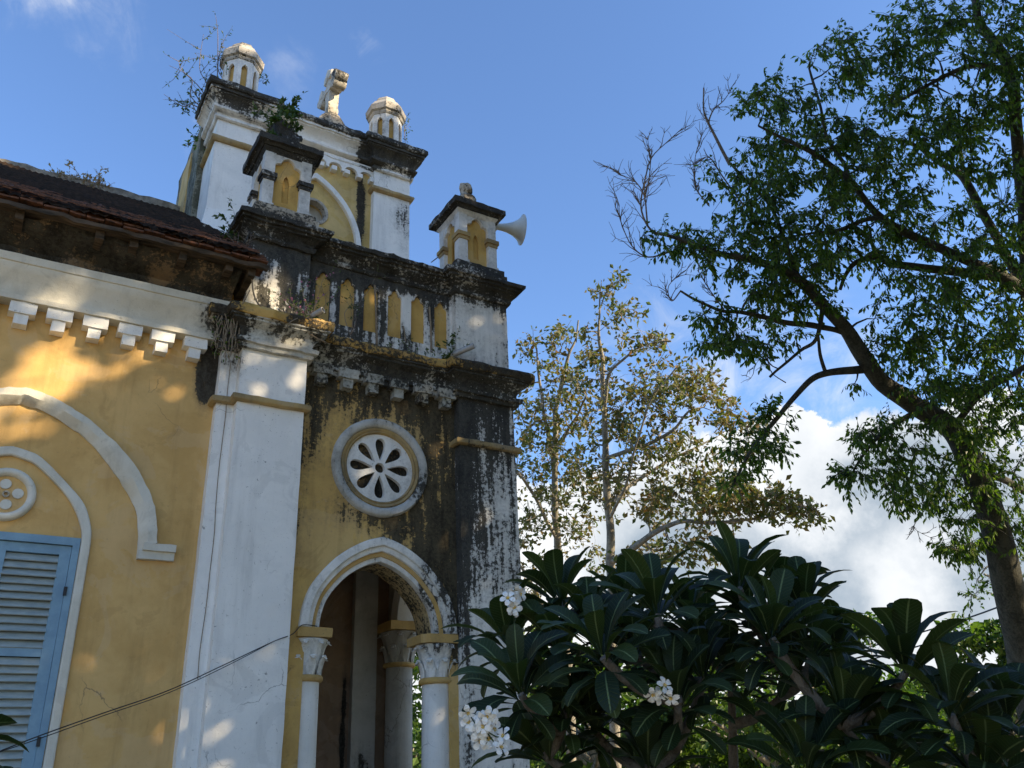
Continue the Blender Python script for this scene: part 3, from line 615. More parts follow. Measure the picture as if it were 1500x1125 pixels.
# ------------------------------------------------------------------ pinnacles on the parapet piers
def pinnacle(cx,cy,label,worn):
    p=part('pinnacle'); tag(p,label); h=.265; z0=7.28
    MB().box((cx-.36,cy-.36,z0),(cx+.36,cy+.36,z0+.07),.05,.008).box((cx-.335,cy-.335,z0+.07),(cx+.335,cy+.335,z0+.15),.05,.007).build('base','stone_base' if worn else 'black_coping',p)
    # four faces with a three-lobed niche
    for k in range(4):
        Mr=Matrix.Translation((cx,cy,0))@Matrix.Rotation(k*math.pi/2,4,'Z')@MY(-h+.005,.07)
        plate(rect(-h+.06,z0+.15,h-.06,8.20),[trefoil(0,z0+.155,.30,8.02,8.17)],.07,Mr,'face','turret',p,.005)
        Mr=Matrix.Translation((cx,cy,0))@Matrix.Rotation(k*math.pi/2,4,'Z')@MY(-h+.05,.03)
        plate(rect(-.2,z0+.12,.2,8.19),[[(.035,7.58),(.035,7.86),(.02,7.92),(0,7.95),(-.02,7.92),(-.035,7.86),(-.035,7.58)]],.03,Mr,'niche','yellow_niche',p,.003)
    MB().box((cx-h+.09,cy-h+.09,z0+.1),(cx+h-.09,cy+h-.09,8.2),.2,0).build('core','yellow_niche',p)
    up=MB().box((cx-h,cy-h,8.02),(cx-.13,cy-h+.06,8.21),.1,.001)
    for sx in(-1,1):
        for sy in(-1,1):
            x,y=cx+sx*(h-.055),cy+sy*(h-.055)
            c=MB().box((x-.06,y-.06,z0+.20),(x+.06,y+.06,7.80),.06,.002)
            c.box((x-.075,y-.075,z0+.14),(x+.075,y+.075,z0+.21),.05,.005)
            c.build('colonnette','turret',p)
            MB().box((x-.072,y-.072,7.795),(x+.072,y+.072,7.84),.05,.002).box((x-.088,y-.088,7.84),(x+.088,y+.088,7.895),.05,.003).build('colonnette_cap','black_coping' if worn else 'string',p)
            MB().box((x-.06,y-.06,7.89),(x+.06,y+.06,8.2),.08,.0015).build('corner_block','turret',p)
    q=[(cx-h,cy+h),(cx-h,cy-h),(cx+h,cy-h),(cx+h,cy+h)]
    MB().sweep(q,[(-.15,8.18),(.0,8.18),(.02,8.215),(.035,8.23),(.03,8.245),(-.15,8.25)],.05,.002,close=True).build('bed_mould','turret' if not worn else 'black_coping',p)
    MB().sweep(q,[(-.26,8.245),(.05,8.245),(.07,8.27),(.105,8.275),(.11,8.35),(.06,8.38),(-.02,8.40),(-.26,8.43)],.05,.006,8,close=True).build('coping','black_coping',p)
    if worn: MB().box((cx-.20,cy-.20,8.40),(cx+.20,cy+.20,8.48),.05,.02,7).box((cx-.18,cy-.19,8.46),(cx+.12,cy+.10,8.64),.04,.03,8).box((cx-.16,cy-.15,8.62),(cx+.06,cy+.05,8.76),.04,.03,8).build('finial','black_coping',p)
    else: MB().box((cx-.17,cy-.17,8.39),(cx+.17,cy+.17,8.47),.04,.012,9).box((cx-.10,cy-.12,8.46),(cx+.14,cy+.10,8.56),.04,.02,9).lathe((cx-.04,cy-.05,8.5),[(.12,0),(.13,.10),(.08,.14),(.06,.17),(.085,.22),(.09,.27),(.075,.32),(.03,.35)],14,amp=.014,sc=16).build('finial','stone_base',p)
pinnacle(2.09,.09,'left pinnacle, blackened, with a broken top',True)
pinnacle(4.55,.09,'right pinnacle, cleaner, with a knob finial',False)
# ------------------------------------------------------------------ tower
TP=[]
TY=3.0
for x0,x1,lab in((1.78,2.47,'left white tower pier, clean'),(4.40,5.06,'right white tower pier with grey mould on its corner')):
    p=part('tower_pier'); tag(p,lab)
    MB().box((x0,TY,6.5),(x1,TY+.75,11.2),.12,.002,4).build('shaft','tower_white',p)
    if x0<2: MB().sweep([(x0,TY+.75),(x0,TY),(x1,TY)],[(0,8.8),(.22,8.75),(.12,8.95),(.05,9.15),(0,9.5)],.1,.004).build('flared_foot','tower_white',p)
    MB().sweep([(x0,TY+.75),(x0,TY),(x1,TY),(x1,TY+.75)],[(0,10.73),(.035,10.735),(.06,10.76),(.065,10.79),(.055,10.82),(.03,10.84),(0,10.84)],.07,.004).build('string_course','string',p)
sc=[(2.3,11.25)]
ts=part('scalloped_frieze'); x=2.47; poly=[(2.44,11.26),(4.43,11.26),(4.43,11.0)]
xs=4.43
while xs>2.5:
    a=xs-.045; b=xs-.27
    poly+= [(xs,11.0),(a,11.0),(a,11.05)]+[((a+b)/2+.105*math.cos(t),11.05+.075*math.sin(t)) for t in[math.pi*i/8 for i in range(1,8)]]+[(b,11.05)]
    xs=b
poly+=[(xs,11.0),(2.44,11.0)]
yplate(poly,[],TY+.06,.09,'scallops','tower_white',ts,.005)
for i in range(9):
    xx=4.43-.0225-.225*i-.03
    if xx>2.5: MB().box((xx-.045,TY+.01,10.93),(xx+.045,TY+.12,11.01),.05,.003).build('pendant','tower_white',ts)
yplate(rect(2.44,8.6,4.43,11.25),[circ(3.42,10.05,.21,32)],TY+.12,.3,'tower_wall','tower_yellow',CH)
TA=part('tower_arch'); o=arch(3.42,9.5,.82,1.28); i=arch(3.42,9.5,.73,1.17)
yplate([(3.42+.82,8.6)]+o+[(3.42-.82,8.6),(3.42-.73,8.6)]+i[::-1]+[(3.42+.73,8.6)],[],TY+.05,.09,'moulding','tower_white',TA,.012)
MB().lathe((3.42,TY+.12,10.05),[(.19,-.1),(.20,.02),(.22,.03),(.25,.02),(.255,-.05)],36,axis=AY,cap=False).build('oculus_ring','turret_cap',TA,50)
MB().box((3.15,TY+.28,9.8),(3.7,TY+.30,10.3),.3,0).build('oculus_louver','inner_white',TA)
# vertical black vine stain is in the wall material; a proud dead stem follows it
TC=[(-.05,11.17),(.03,11.17),(.05,11.19),(.05,11.225),(.015,11.235),(.015,11.29),(.065,11.30),(.10,11.325),(.105,11.36),(.075,11.39),(.05,11.40),(.055,11.45),(.085,11.51),(.14,11.565),(.17,11.58),(.17,11.605),(.20,11.61),(.20,11.68),(-.1,11.70)]
MB().sweep([(1.78,TY+.75),(1.78,TY),(2.47,TY),(2.47,TY+.10),(4.40,TY+.10),(4.40,TY),(5.06,TY),(5.06,5.6)],TC,.07,.007,7).build('tower_cornice','tower_cornice',CH,26)
MB().sweep([(1.78,TY+.75),(1.78,TY),(2.47,TY),(2.47,TY+.10),(4.40,TY+.10),(4.40,TY),(5.06,TY),(5.06,5.6)],[(-.1,11.66),(.225,11.66),(.245,11.69),(.24,11.76),(.19,11.80),(-.1,11.83)],.05,.011,7).build('cornice_capping','black_coping',CH,26)
MB().box((1.75,TY+.05,11.70),(5.08,5.6,11.76),.5,.0).build('tower_roof','roof',CH)
MB().box((1.68,TY+.76,6.5),(5.05,5.6,11.74),.15,.010,3).build('tower_side_wall','tower_side',CH)
MB().box((1.662,4.4,6.5),(1.72,5.15,11.5),.12,.006,4).build('side_wall_band','side_yellow',CH)
# turrets
def turret(cx,cy,label):
    p=part('turret'); tag(p,label); z0=11.75; r=.30
    rot=math.pi/8+R_(0)
    MB().lathe((cx,cy,0),[(.40,z0),(.40,z0+.10),(.36,z0+.14),(.33,z0+.17)],8,rot,amp=.006,sc=9).build('base','black_coping',p,20)
    a=r*math.cos(math.pi/8); s=r*math.sin(math.pi/8)
    for k in range(8):
        Mr=Matrix.Translation((cx,cy,0))@Matrix.Rotation(k*math.pi/4,4,'Z')@MY(-a,.05)
        n=arch(0,12.50,.050,.095,5); plate(rect(-s,z0+.15,s,12.74),[[(.050,z0+.27)]+n+[(-.050,z0+.27)]],.05,Mr,'facet','turret',p,.002)
    MB().lathe((cx,cy,0),[(r-.07,z0+.1),(r-.07,12.68)],8,rot).build('niche_lining','yellow_niche',p,20)
    MB().lathe((cx,cy,0),[(r-.03,12.66),(r+.015,12.68),(r+.03,12.71),(r+.03,12.74),(r+.065,12.76),(r+.07,12.88),(r+.045,12.91),(r-.02,13.02),(r-.07,13.05),(r-.075,13.10),(r-.12,13.17),(r-.19,13.22),(.02,13.24)],8,rot,amp=.006,sc=8).build('cap','turret_cap',p,20)
turret(2.12,3.42,'octagonal turret on the left tower pier, beside the leafy shrub')
turret(4.76,3.42,'octagonal turret on the right tower pier')
# cross (its arms run along the y axis)
CX=part('cross'); cx,cy=3.70,3.35
MB().lathe((cx,cy,0),[(.27,11.76),(.27,12.12),(.21,12.24),(.16,12.30),(.1,12.30)],8,math.pi/8,amp=.008).build('base','stone_base',CX,20)
k=MB().box((cx-.09,cy-.09,12.25),(cx+.09,cy+.09,13.22),.05,.006,8)
k.box((cx-.10,cy-.38,12.83),(cx+.10,cy+.38,13.0),.05,.012,8)
for s in(-1,1):
    for dy,dz in((.40,.0),(.31,.10),(.31,-.10)): k.lathe((cx-.115,cy+s*dy,12.915+dz),[(.0,0),(.085,.0),(.095,.03),(.095,.20),(.085,.23),(0,.23)],14,axis=Matrix(((0,0,1),(0,1,0),(1,0,0))),amp=.008)
for dy,dz in((0,.05),(.10,-.03),(-.10,-.03)): k.lathe((cx-.115,cy+dy,13.22+dz),[(.0,0),(.085,.0),(.095,.03),(.095,.20),(.085,.23),(0,.23)],14,axis=Matrix(((0,0,1),(0,1,0),(1,0,0))),amp=.008)
k.build('arms','cross',CX)
# drain spouts
for (a,b) in(((2.30,.0,6.08),(2.53,-.36,6.20)),((4.06,-.02,6.09),(4.36,-.34,6.21))):
    p=MB(); a=Vector(a); b=Vector(b); ax=(b-a).normalized().to_track_quat('Z','Y').to_matrix(); L=(b-a).length
    p.lathe(a,[(.028,0),(.034,0),(.034,L),(.028,L),(.028,L-.06),(.0,L-.06)],18,axis=ax); p.build('drain_spout','pvc',CH,50)
# ------------------------------------------------------------------ loudspeaker, cables
LS=empty('loudspeaker',(4.88,.25,8.15)); tag(LS,'white horn loudspeaker fixed beside the right pinnacle','loudspeaker')
ax=Vector((.93,-.25,.0)).normalized(); Mx=ax.to_track_quat('Z','Y').to_matrix(); o=Vector((.10,0,.33))
hp=[(.0,-.05),(.07,-.05),(.075,.0),(.075,.10),(.045,.12),(.05,.18),(.065,.26),(.095,.34),(.14,.41),(.195,.46),(.215,.465),(.215,.475),(.19,.472),(.13,.42),(.085,.34),(.055,.26),(.04,.18),(.0,.15)]
MB().lathe(o,hp,32,axis=Mx).build('horn','horn',LS,45)
MB().tube([(-.12,.0,.33),(.12,0,.28)],.018,8).tube([(.0,0,.31),(.06,0,.25),(.12,0,.26)],.012,8).build('bracket','wire',LS)
MB().lathe(o,[(.0,-.17),(.06,-.165),(.085,-.14),(.085,-.03),(.07,-.02),(.0,-.02)],24,axis=Mx).build('driver','horn',LS,45)
MB().tube(catmull([(.05,.0,.30),(-.02,-.03,.16),(.0,-.05,-.1),(-.05,-.02,-.45),(-.06,.0,-.8)],6),.006,6).build('lead','wire',LS)
def cable(name,pts,r,label,cat='cable',group=None,mat='wire',n=8):
    c=MB().tube(catmull([tuple(p) for p in pts],n),r,6); return tag(c.build(name,mat,None,60),label,cat,group)
q=[onY(-20,1108,-.75),onY(60,1077,-.65),onY(150,1045,-.5),onY(245,1012,-.40),onY(330,973,-.33),onY(400,940,-.29),onY(428,929,-.22)]+[Vector((2.60,-.07,3.0)),Vector((2.75,-.05,3.0))]
cable('cable',q,.0045,'black twisted cable sagging from the shutters across the wall to the porch arch')
q2=[p+Vector((0,-.01,-.02 if 0<i<5 else 0)) for i,p in enumerate(q)]
cable('cable',q2[:6],.0035,'thin second strand of black cable hanging just under the twisted one by the window')
cable('cable',[onY(648,372,.3),onY(640,378,.6),onY(632,384,1.2)],.008,'short wire running back from the right pinnacle towards the tower')
# vertical root/wire down the left buttress
rr=random.Random(4)
pts=[Vector((1.70,-.128,z)) for z in[5.5,5.2,4.9,4.6,4.3,4.0,3.75,3.4,3.1,2.75,2.5]]
for i,p in enumerate(pts): p.x+=rr.uniform(-.012,.012)-.0*i
cable('hanging_root',pts,.0035,'single thin root trailing down the side of the left buttress','root',mat='root',n=5)
# ------------------------------------------------------------------ small plants
def leaf_quad(mb,p,d,up,L,w,fold=.25):
    d=d.normalized(); s=d.cross(up); s=s.normalized() if s.length>1e-4 else d.orthogonal().normalized(); n=s.cross(d)
    m=p+d*L*.5
    mb.add([p,m+s*w*.5+n*w*fold,p+d*L,m-s*w*.5+n*w*fold,],[[0,1,2],[0,2,3]])
def rvec(r): 
    while True:
        v=Vector((r.uniform(-1,1),r.uniform(-1,1),r.uniform(-1,1)))
        if .05<v.length<1: return v.normalized()
def plant(name,label,cat,root,tips,seed,leafL,nleaf,mat='leaf_small',stem='twig',sr=.004,leaf_from=.3,twigs=3,group=None,flower=0,tw=.12):
    r=random.Random(seed); root=Vector(root); e=empty(name,root); tag(e,label,cat,group)
    st=MB(); lv=MB(); fl=MB()
    for t in tips:
        if len(t)==2 and isinstance(t[0],(Vector,tuple)) and not isinstance(t[0],(int,float)): a,b=Vector(t[0])-root,Vector(t[1])-root
        else: a,b=Vector((0,0,0)),Vector(t)-root
        L=(b-a).length; c1=a.lerp(b,.35)+rvec(r)*L*.10; c2=a.lerp(b,.7)+rvec(r)*L*.12
        pp=[Vector(x) for x in catmull([tuple(a),tuple(c1),tuple(c2),tuple(b)],4)]
        st.tube(pp,[sr*(1-.75*i/(len(pp)-1)) for i in range(len(pp))],5)
        segs=[pp]
        for k in range(twigs):
            i=r.randrange(int(len(pp)*leaf_from),len(pp)-1); d=((b-a).normalized()*.7+rvec(r)).normalized(); l=L*r.uniform(.12,.35)
            tp=[pp[i],pp[i]+d*l*.5+rvec(r)*l*.08,pp[i]+d*l+rvec(r)*l*.15]; st.tube(tp,[sr*.45,sr*.3,sr*.15],4); segs.append(tp)
        for q in range(nleaf):
            sg=r.choice(segs); i=r.randrange(0 if sg is not pp else int(len(sg)*leaf_from),len(sg)-1); p=sg[i].lerp(sg[i+1],r.random())
            d=(rvec(r)+(sg[i+1]-sg[i]).normalized()*.7+Vector((0,0,-.2))); l=leafL*r.uniform(.6,1.2)
            leaf_quad(lv,p,d,rvec(r)+Vector((0,0,1)),l,l*.42)
        for q in range(flower):
            i=r.randrange(len(pp)//2,len(pp)); 
            for k in range(5): leaf_quad(fl,pp[i],rvec(r)+Vector((0,-.5,.2)),Vector((0,0,1)),.022,.014)
    st.build('stems',stem,e,60); 
    if lv.v: lv.build('leaves',mat,e,0,merge=False)
    if fl.v: fl.build('flowers','pink',e,0,merge=False)
    return e
Y=3.1
plant('shrub','spindly leafless-edged shrub rooted high on the left tower cornice, its twigs against the sky','shrub',onY(312,170,3.6),[onY(318,35,3.5),onY(298,50,3.6),onY(325,60,3.4),onY(248,96,3.9),onY(262,88,3.8),onY(240,138,4.0),onY(262,150,4.2),onY(332,100,3.3),onY(275,130,3.8)],5,.065,55,twigs=9,sr=.012,leaf_from=.1)
plant('climbing_plant','dark leafy creeper clinging to the mossy side wall left of the tower pier','creeper',onY(300,200,3.9),[onY(x,y,3.8+q) for x,y,q in[(292,175,.3),(300,185,0),(288,215,.3),(300,225,0),(305,205,-.1),(285,200,.4),(308,165,0),(295,240,0.1),(275,212,.5)]],6,.09,42,'leaf_dark',twigs=5,sr=.01,leaf_from=.05)
plant('shrub','dark green bush growing on top of the blackened left pinnacle','shrub',(2.05,.05,8.50),[onY(x,y,q) for x,y,q in[(398,158,.2),(410,148,.1),(425,155,.1),(432,168,0),(405,175,-.05),(395,185,0),(418,170,-.1),(428,178,.1),(400,200,-.15),(412,165,.3)]],7,.075,120,'leaf_small',twigs=5,leaf_from=.05)
plant('weed','sprigs sprouting behind the right octagonal turret','weed',onY(592,200,3.6),[onY(x,y,3.6) for x,y in[(596,168),(600,178),(594,185),(598,195),(592,162),(597,210),(593,215)]],8,.05,10,twigs=2)
plant('weed','tiny bright sprig at the right foot of the left turret','weed',onY(385,122,3.3),[onY(x,y,3.3) for x,y in[(392,112),(390,120),(386,110),(393,118)]],18,.06,9,'leaf_bright',twigs=1)
plant('shrub','light green seedling standing on the roof edge left of the left pinnacle','shrub',onY(345,352,.1),[onY(x,y,.1) for x,y in[(338,300),(332,318),(350,325),(328,338),(355,330),(345,340),(362,340)]],9,.075,22,'leaf_small',twigs=2)
plant('dead_brush','heap of dry grey twigs at the corner of the roof eave and parapet pier','dead twigs',onY(345,375,-.3),[onY(x,y,-.3) for x,y in[(320,350),(335,345),(350,345),(365,360),(372,380),(385,372),(330,378),(300,350),(360,395),(378,392),(340,365),(368,340),(392,395)]],10,.03,3,'leaf_dry',twigs=6,sr=.006)
plant('dry_shrub','dry reddish twiggy bush growing behind the roof ridge','shrub',onY(128,285,4.8),[onY(x,y,4.8) for x,y in[(105,240),(128,250),(160,246),(75,252),(92,256),(145,262),(166,268),(120,262),(65,250),(150,255)]],11,.065,60,'leaf_dry',twigs=9,sr=.008,leaf_from=.2)
plant('weed','tiny reddish sprig on the roof ridge nearer the tower','weed',onY(192,300,4.8),[onY(x,y,4.8) for x,y in[(190,287),(196,284),(186,290)]],12,.06,8,'leaf_dry',twigs=1)
plant('wild_flowers','tall thin weeds with tiny pink flowers in front of the left parapet pier','weed',(2.45,-.25,6.06),[onY(x,y,-.25) for x,y in[(425,425),(440,405),(455,410),(435,440),(470,395),(478,405),(487,400),(418,445),(410,430),(462,430),(492,430),(448,450),(470,420)]],13,.035,34,twigs=6,flower=2,sr=.003,leaf_from=.1)
plant('weed','fine-leaved weed hanging over the second and third blind niches','weed',(2.9,-.2,6.06),[onY(x,y,-.2) for x,y in[(515,408),(548,408),(520,430),(508,440)]],14,.035,22,twigs=4,sr=.004,leaf_from=.3)
plant('weeds','low leafy weeds along the ledge under the middle blind niches','weed',(3.55,-.1,6.05),[((3.4+.11*i,-.12,6.05),(3.38+.115*i,-.14-.02*(i%3),6.10+.05*((i*7)%3))) for i in range(8)],15,.045,13,twigs=2,sr=.003,leaf_from=.1)
plant('fern','arching fern rising beside the pipe right of the last blind niche','fern',(4.18,-.1,6.08),[onY(676,478,-.12),onY(668,485,-.12),onY(655,500,-.12),onY(640,508,-.12),onY(662,515,-.2),onY(650,520,-.2),onY(684,508,-.15)],16,.055,30,twigs=1,sr=.003,leaf_from=.15)
for (px,y0,y1,lab) in((552,418,505,'dry vertical stem standing in front of the third blind niche'),(632,450,512,'dry vertical stem in front of the last blind niche'),(594,478,500,'short dry stub stem between the fourth and fifth blind niches')):
    cable('dry_weed',[onY(px,y1,-.07),onY(px-1,(y0+y1)/2,-.06),onY(px-3,y0,-.05)],.012 if y0<460 else .008,lab,'dry weed',mat='root',n=4)
# aerial roots at the cornice corner
rt=random.Random(21); e=empty('root_tangle',(1.62,-.2,5.9)); tag(e,'tangle of thin aerial roots hanging over the cornice corner beside the left buttress','roots')
mb=MB()
for i in range(26):
    x=rt.uniform(-.10,.14); a=Vector((x,rt.uniform(-.14,-.02),rt.uniform(-.05,.15))); p=[a]
    for k in range(6): p.append(p[-1]+Vector((rt.uniform(-.025,.025),rt.uniform(-.008,.012),-rt.uniform(.03,.11))))
    mb.tube(p,[.005]*3+[.0035]*4,4)
mb.build('strands','root',e,60)
ml=MB()
for i in range(90): 
    p=Vector((rt.uniform(-.16,.12),rt.uniform(-.12,.0),rt.uniform(-.45,.1))); leaf_quad(ml,p,rvec(rt)+Vector((0,-.3,-.4)),rvec(rt),.04,.022)
ml.build('dry_leaves','leaf_dark',e,0,merge=False)
for k,(pts,lab) in enumerate((([(368,395),(372,432),(385,452),(405,456),(430,468),(455,490),(478,502)],'long bare root snaking along the ledge below the left parapet pier'),
    ([(360,432),(355,447),(366,425)],'short looping root under the roof eave next to the parapet pier'),([(436,466),(425,472),(420,480)],'small forked root on the ledge below the weeds'))):
    cable('creeping_root',[onY(x,y,-.47+.02*i) for i,(x,y) in enumerate(pts)],.008 if k==0 else .005,lab,'root',mat='root',n=5)
cable('creeping_root',[onY(300,330,2.0),onY(285,345,1.5),onY(268,358,1.0)],.015,'grey pole leaning against the foot of the left tower pier','pole',mat='root',n=4)
# ------------------------------------------------------------------ trees
class Skel:
    def __init__(s): s.pts=[]; s.rad=[]; s.mb=MB()
    def branch(s,pts,r0,r1,sides=8,n=5,wob=0.0,rnd=None):
        q=[Vector(x) for x in catmull([tuple(p) for p in pts],n)]
        if wob and rnd: q=[p+nz(p,1.3)*wob for p in q]
        m=len(q); rr=[r0+(r1-r0)*i/(m-1) for i in range(m)]
        rr=[r*(1+.12*noise.noise(p*3)) for r,p in zip(rr,q)]
        s.mb.tube(q,rr,sides); s.pts+=q; s.rad+=rr
    def pix(s,lst,n=5,sides=8,wob=.03):
        """lst: (px,py,depth,width_px)"""
        q=catmull([tuple(P(a,b,t))+(w*t/FPX/2,) for a,b,t,w in lst],n)
        v=[Vector(x[:3]) for x in q]; v=[p+nz(p,1.7)*wob for p in v]; rr=[max(.003,x[3]) for x in q]
        s.mb.tube(v,rr,sides); s.pts+=v; s.rad+=rr
    def grow(s,targets,rnd,tmb,r=.012,step=.35,wig=.12):
        """join each target to the nearest point of the skeleton with a crooked twig; returns end data"""
        kd=kdtree.KDTree(len(s.pts)); [kd.insert(p,i) for i,p in enumerate(s.pts)]; kd.balance()
        T=sorted(targets,key=lambda p:kd.find(p)[2]); ends=[]; batch=max(1,len(T)//12)
        for bi in range(0,len(T),batch):
            kd=kdtree.KDTree(len(s.pts)); [kd.insert(p,i) for i,p in enumerate(s.pts)]; kd.balance()
            new=[]; nr=[]
            for p in T[bi:bi+batch]:
                a,i,d=kd.find(p); L=(p-a).length
                if L<.05: ends.append((p,Vector((0,0,1)))); continue
                n=max(3,int(L/step)+2); rs=min(s.rad[i]*.6,r*(1+L)); q=[]
                side=rvec(rnd)
                for k in range(n+1):
                    f=k/n; q.append(a.lerp(p,f)+side*math.sin(f*math.pi)*L*wig+rvec(rnd)*L*.035*(0<k))
                rad=[rs*(1-.75*k/n)+.002 for k in range(n+1)]
                tmb.tube(q,rad,4,False); new+=q[1:]; nr+=rad[1:]; ends.append((q[-1],(q[-1]-q[-2]).normalized()))
            s.pts+=new; s.rad+=nr
        return ends
def foliage(mb,ends,rnd,n,L,spread,droop=.4,w=.45,inner=0):
    for p,d in ends:
        for k in range(n):
            off=rvec(rnd)*spread*rnd.random()**.6
            dd=rvec(rnd)+d*.3+Vector((0,0,-droop)); l=L*rnd.uniform(.6,1.25)
            leaf_quad(mb,p+off,dd,rvec(rnd)+Vector((0,0,.8)),l,l*w)
def ell_targets(rnd,ells,scale=1.0):
    out=[]
    for (x,y,rx,ry,t,dt,n) in ells:
        for k in range(int(n*scale)):
            a=rnd.uniform(0,2*math.pi); q=math.sqrt(rnd.random()); out.append(P(x+rx*q*math.cos(a),y+ry*q*math.sin(a),t+rnd.uniform(-dt,dt)))
    return out
def finish_tree(name,label,cat,sk,tw,lv,bark,leaf,base,group=None,dead=None,lobj='crown'):
    e=empty(name,base); tag(e,label,cat,group); off=Matrix.Translation(-Vector(base))
    sk.mb.add(tw.v,tw.f)
    for mb,nm,mt in[(sk.mb,'trunk',bark),(lv,lobj,leaf)]+[(x,'bare_branch','twig') for x in(dead or [])]:
        if mb and mb.v:
            o=mb.build(nm,mt,e,60 if nm!='crown' else 0,merge=False); o.data.transform(off)
    return e
# -- big tree on the right
def big_tree():
    r=random.Random(77); s=Skel(); tw=MB(); lv=MB(); bares=[]
    s.pix([(1600,1330,12.5,80),(1545,1125,12.3,66),(1502,960,12.2,52),(1476,850,12,44),(1456,770,12,40),(1428,690,12,36),(1398,632,12,32),(1345,597,12,28),(1295,562,11.8,26),(1262,520,11.6,24),(1235,477,11.5,20),(1205,445,11.4,17)],sides=12)
    s.pix([(1205,445,11.4,19),(1180,418,11.2,16),(1150,398,11,13),(1105,382,10.9,11),(1050,370,10.8,8),(1000,352,10.8,6),(975,345,10.8,5)])
    s.pix([(1262,541,11.7,13),(1238,543,11.5,12),(1212,547,11.4,10),(1190,556,11.3,9),(1165,580,11.2,8),(1140,610,11.1,7),(1112,645,11,6),(1088,685,11,4),(1078,706,11,3)])
    s.pix([(1212,547,11.4,6),(1203,520,11.4,5),(1199,495,11.4,4)])
    s.pix([(1560,640,13.4,24),(1530,540,13.2,22),(1510,430,13,20),(1502,330,12.6,19),(1494,256,12.4,18),(1488,160,12.2,16),(1478,100,12.2,17),(1455,60,12.2,14),(1432,24,12.2,11),(1425,-40,12.2,8)],sides=10)
    s.pix([(1560,470,12.4,18),(1500,425,12.2,17),(1458,400,12,15),(1410,378,12,14),(1368,360,11.9,13),(1320,335,11.8,12),(1290,318,11.7,11),(1272,300,11.7,10),(1245,265,11.6,9),(1218,242,11.6,9),(1190,222,11.5,8),(1160,208,11.5,6),(1130,196,11.5,4),(1110,185,11.5,3)])
    s.pix([(1290,320,11.7,8),(1262,325,11.5,7),(1230,337,11.4,6),(1195,342,11.3,4),(1150,350,11.2,3)])
    s.pix([(1245,265,11.6,7),(1235,235,11.7,6),(1212,200,11.8,5),(1202,160,11.9,4),(1190,125,12,4),(1184,100,12,3)])
    s.pix([(1560,400,12.8,16),(1500,408,12.5,15),(1420,400,12.3,14),(1360,394,12.2,12),(1310,388,12.1,11),(1284,376,12,10),(1255,383,11.9,8),(1240,402,11.8,6),(1230,425,11.8,5)])
    s.pix([(1284,376,12,6),(1277,350,12,5),(1275,330,12,4)])
    s.pix([(1488,112,12.2,10),(1440,96,12,8),(1400,102,11.8,7),(1355,128,11.7,5),(1310,150,11.6,4)])
    s.pix([(1500,420,13.3,14),(1456,340,13.2,13),(1422,280,13.2,12),(1404,256,13.2,10),(1380,240,13.2,8),(1345,215,13.1,6),(1310,205,13,4)])
    s.pix([(1410,265,13.2,7),(1408,220,13.3,6),(1400,180,13.3,4)])
    s.pix([(1243,492,11.55,9),(1222,483,11.5,8),(1190,478,11.4,9),(1156,474,11.3,8),(1115,463,11.2,7),(1085,457,11.1,6),(1055,455,11.1,5),(1020,440,11,4),(998,425,11,3)])
    s.pix([(1205,450,11.4,7),(1196,498,11.2,6),(1172,514,11.1,5),(1140,540,11,4),(1127,553,11,4)])
    s.pix([(1190,430,11.2,9),(1165,395,11.4,8),(1150,350,11.5,6),(1125,300,11.6,5),(1100,270,11.7,4),(1070,240,11.8,4)])
    s.pix([(1345,600,12,9),(1312,618,11.8,7),(1285,640,11.7,5),(1262,670,11.6,4),(1245,700,11.6,3)])
    s.pix([(1430,690,12.2,12),(1465,700,12.6,11),(1500,720,13,10),(1560,760,13.4,9)])
    s.pix([(1540,1125,13,22),(1500,960,12.9,20),(1474,860,12.8,19),(1450,790,12.6,18),(1440,720,12.4,16)])
    s.pix([(1400,620,12,10),(1440,575,11.6,9),(1500,540,11.2,8),(1560,500,11,6)])
    E=[(1225,85,42,38,12,.5,20),(1130,145,48,32,11.8,.6,22),(1190,180,60,45,11.8,.7,34),(1290,110,70,50,12,.9,44),(1345,45,55,40,12,.8,30),(1420,70,80,75,12,1,60),(1490,60,50,95,11.8,1,50),(1350,180,80,60,12,1,55),
       (1240,220,70,50,11.7,.8,44),(1130,230,48,50,11.7,.6,34),(1085,290,50,50,11.3,.6,28),(1170,300,75,55,11.4,.8,52),(1290,270,80,55,12,1,55),(1420,200,75,70,12.4,1.2,55),(1480,300,45,80,12,1.2,42),
       (1370,330,80,50,12.2,1,50),(1270,360,75,35,12,.8,40),(1170,385,70,45,11.2,.7,44),(1080,365,60,35,10.9,.5,34),(1000,350,35,20,10.8,.4,12),(1055,480,48,35,11,.5,22),(1120,490,50,38,11.1,.5,22),(1140,435,60,25,11.2,.5,22),
       (1340,440,75,50,12,1,50),(1440,430,80,75,12.2,1.2,66),(1390,530,80,50,12,1,60),(1480,540,45,80,12,1.2,44),(1310,500,35,35,11.8,.6,16),(1400,600,60,45,11.8,.8,40),(1465,640,50,60,12,1,34),
       (1290,650,50,40,11.6,.6,32),(1250,700,28,18,11.6,.4,12),(1345,700,55,45,11.7,.7,36),(1415,720,45,50,11.8,.7,34),(1410,795,36,22,11.7,.5,18),(1480,760,35,60,12,.8,18),(1105,660,38,32,11,.4,22),(1135,615,22,20,11.1,.3,8),(1080,700,15,15,11,.3,6),(960,345,20,8,10.8,.2,4),(1600,300,60,300,12,2,90)]
    T=ell_targets(r,E,.92)
    T+=[p+rvec(r)*r.uniform(.25,.55) for p in s.pts[:60:2] if p.z>3.5]
    ends=s.grow(T,r,tw,.012,.30,.12)
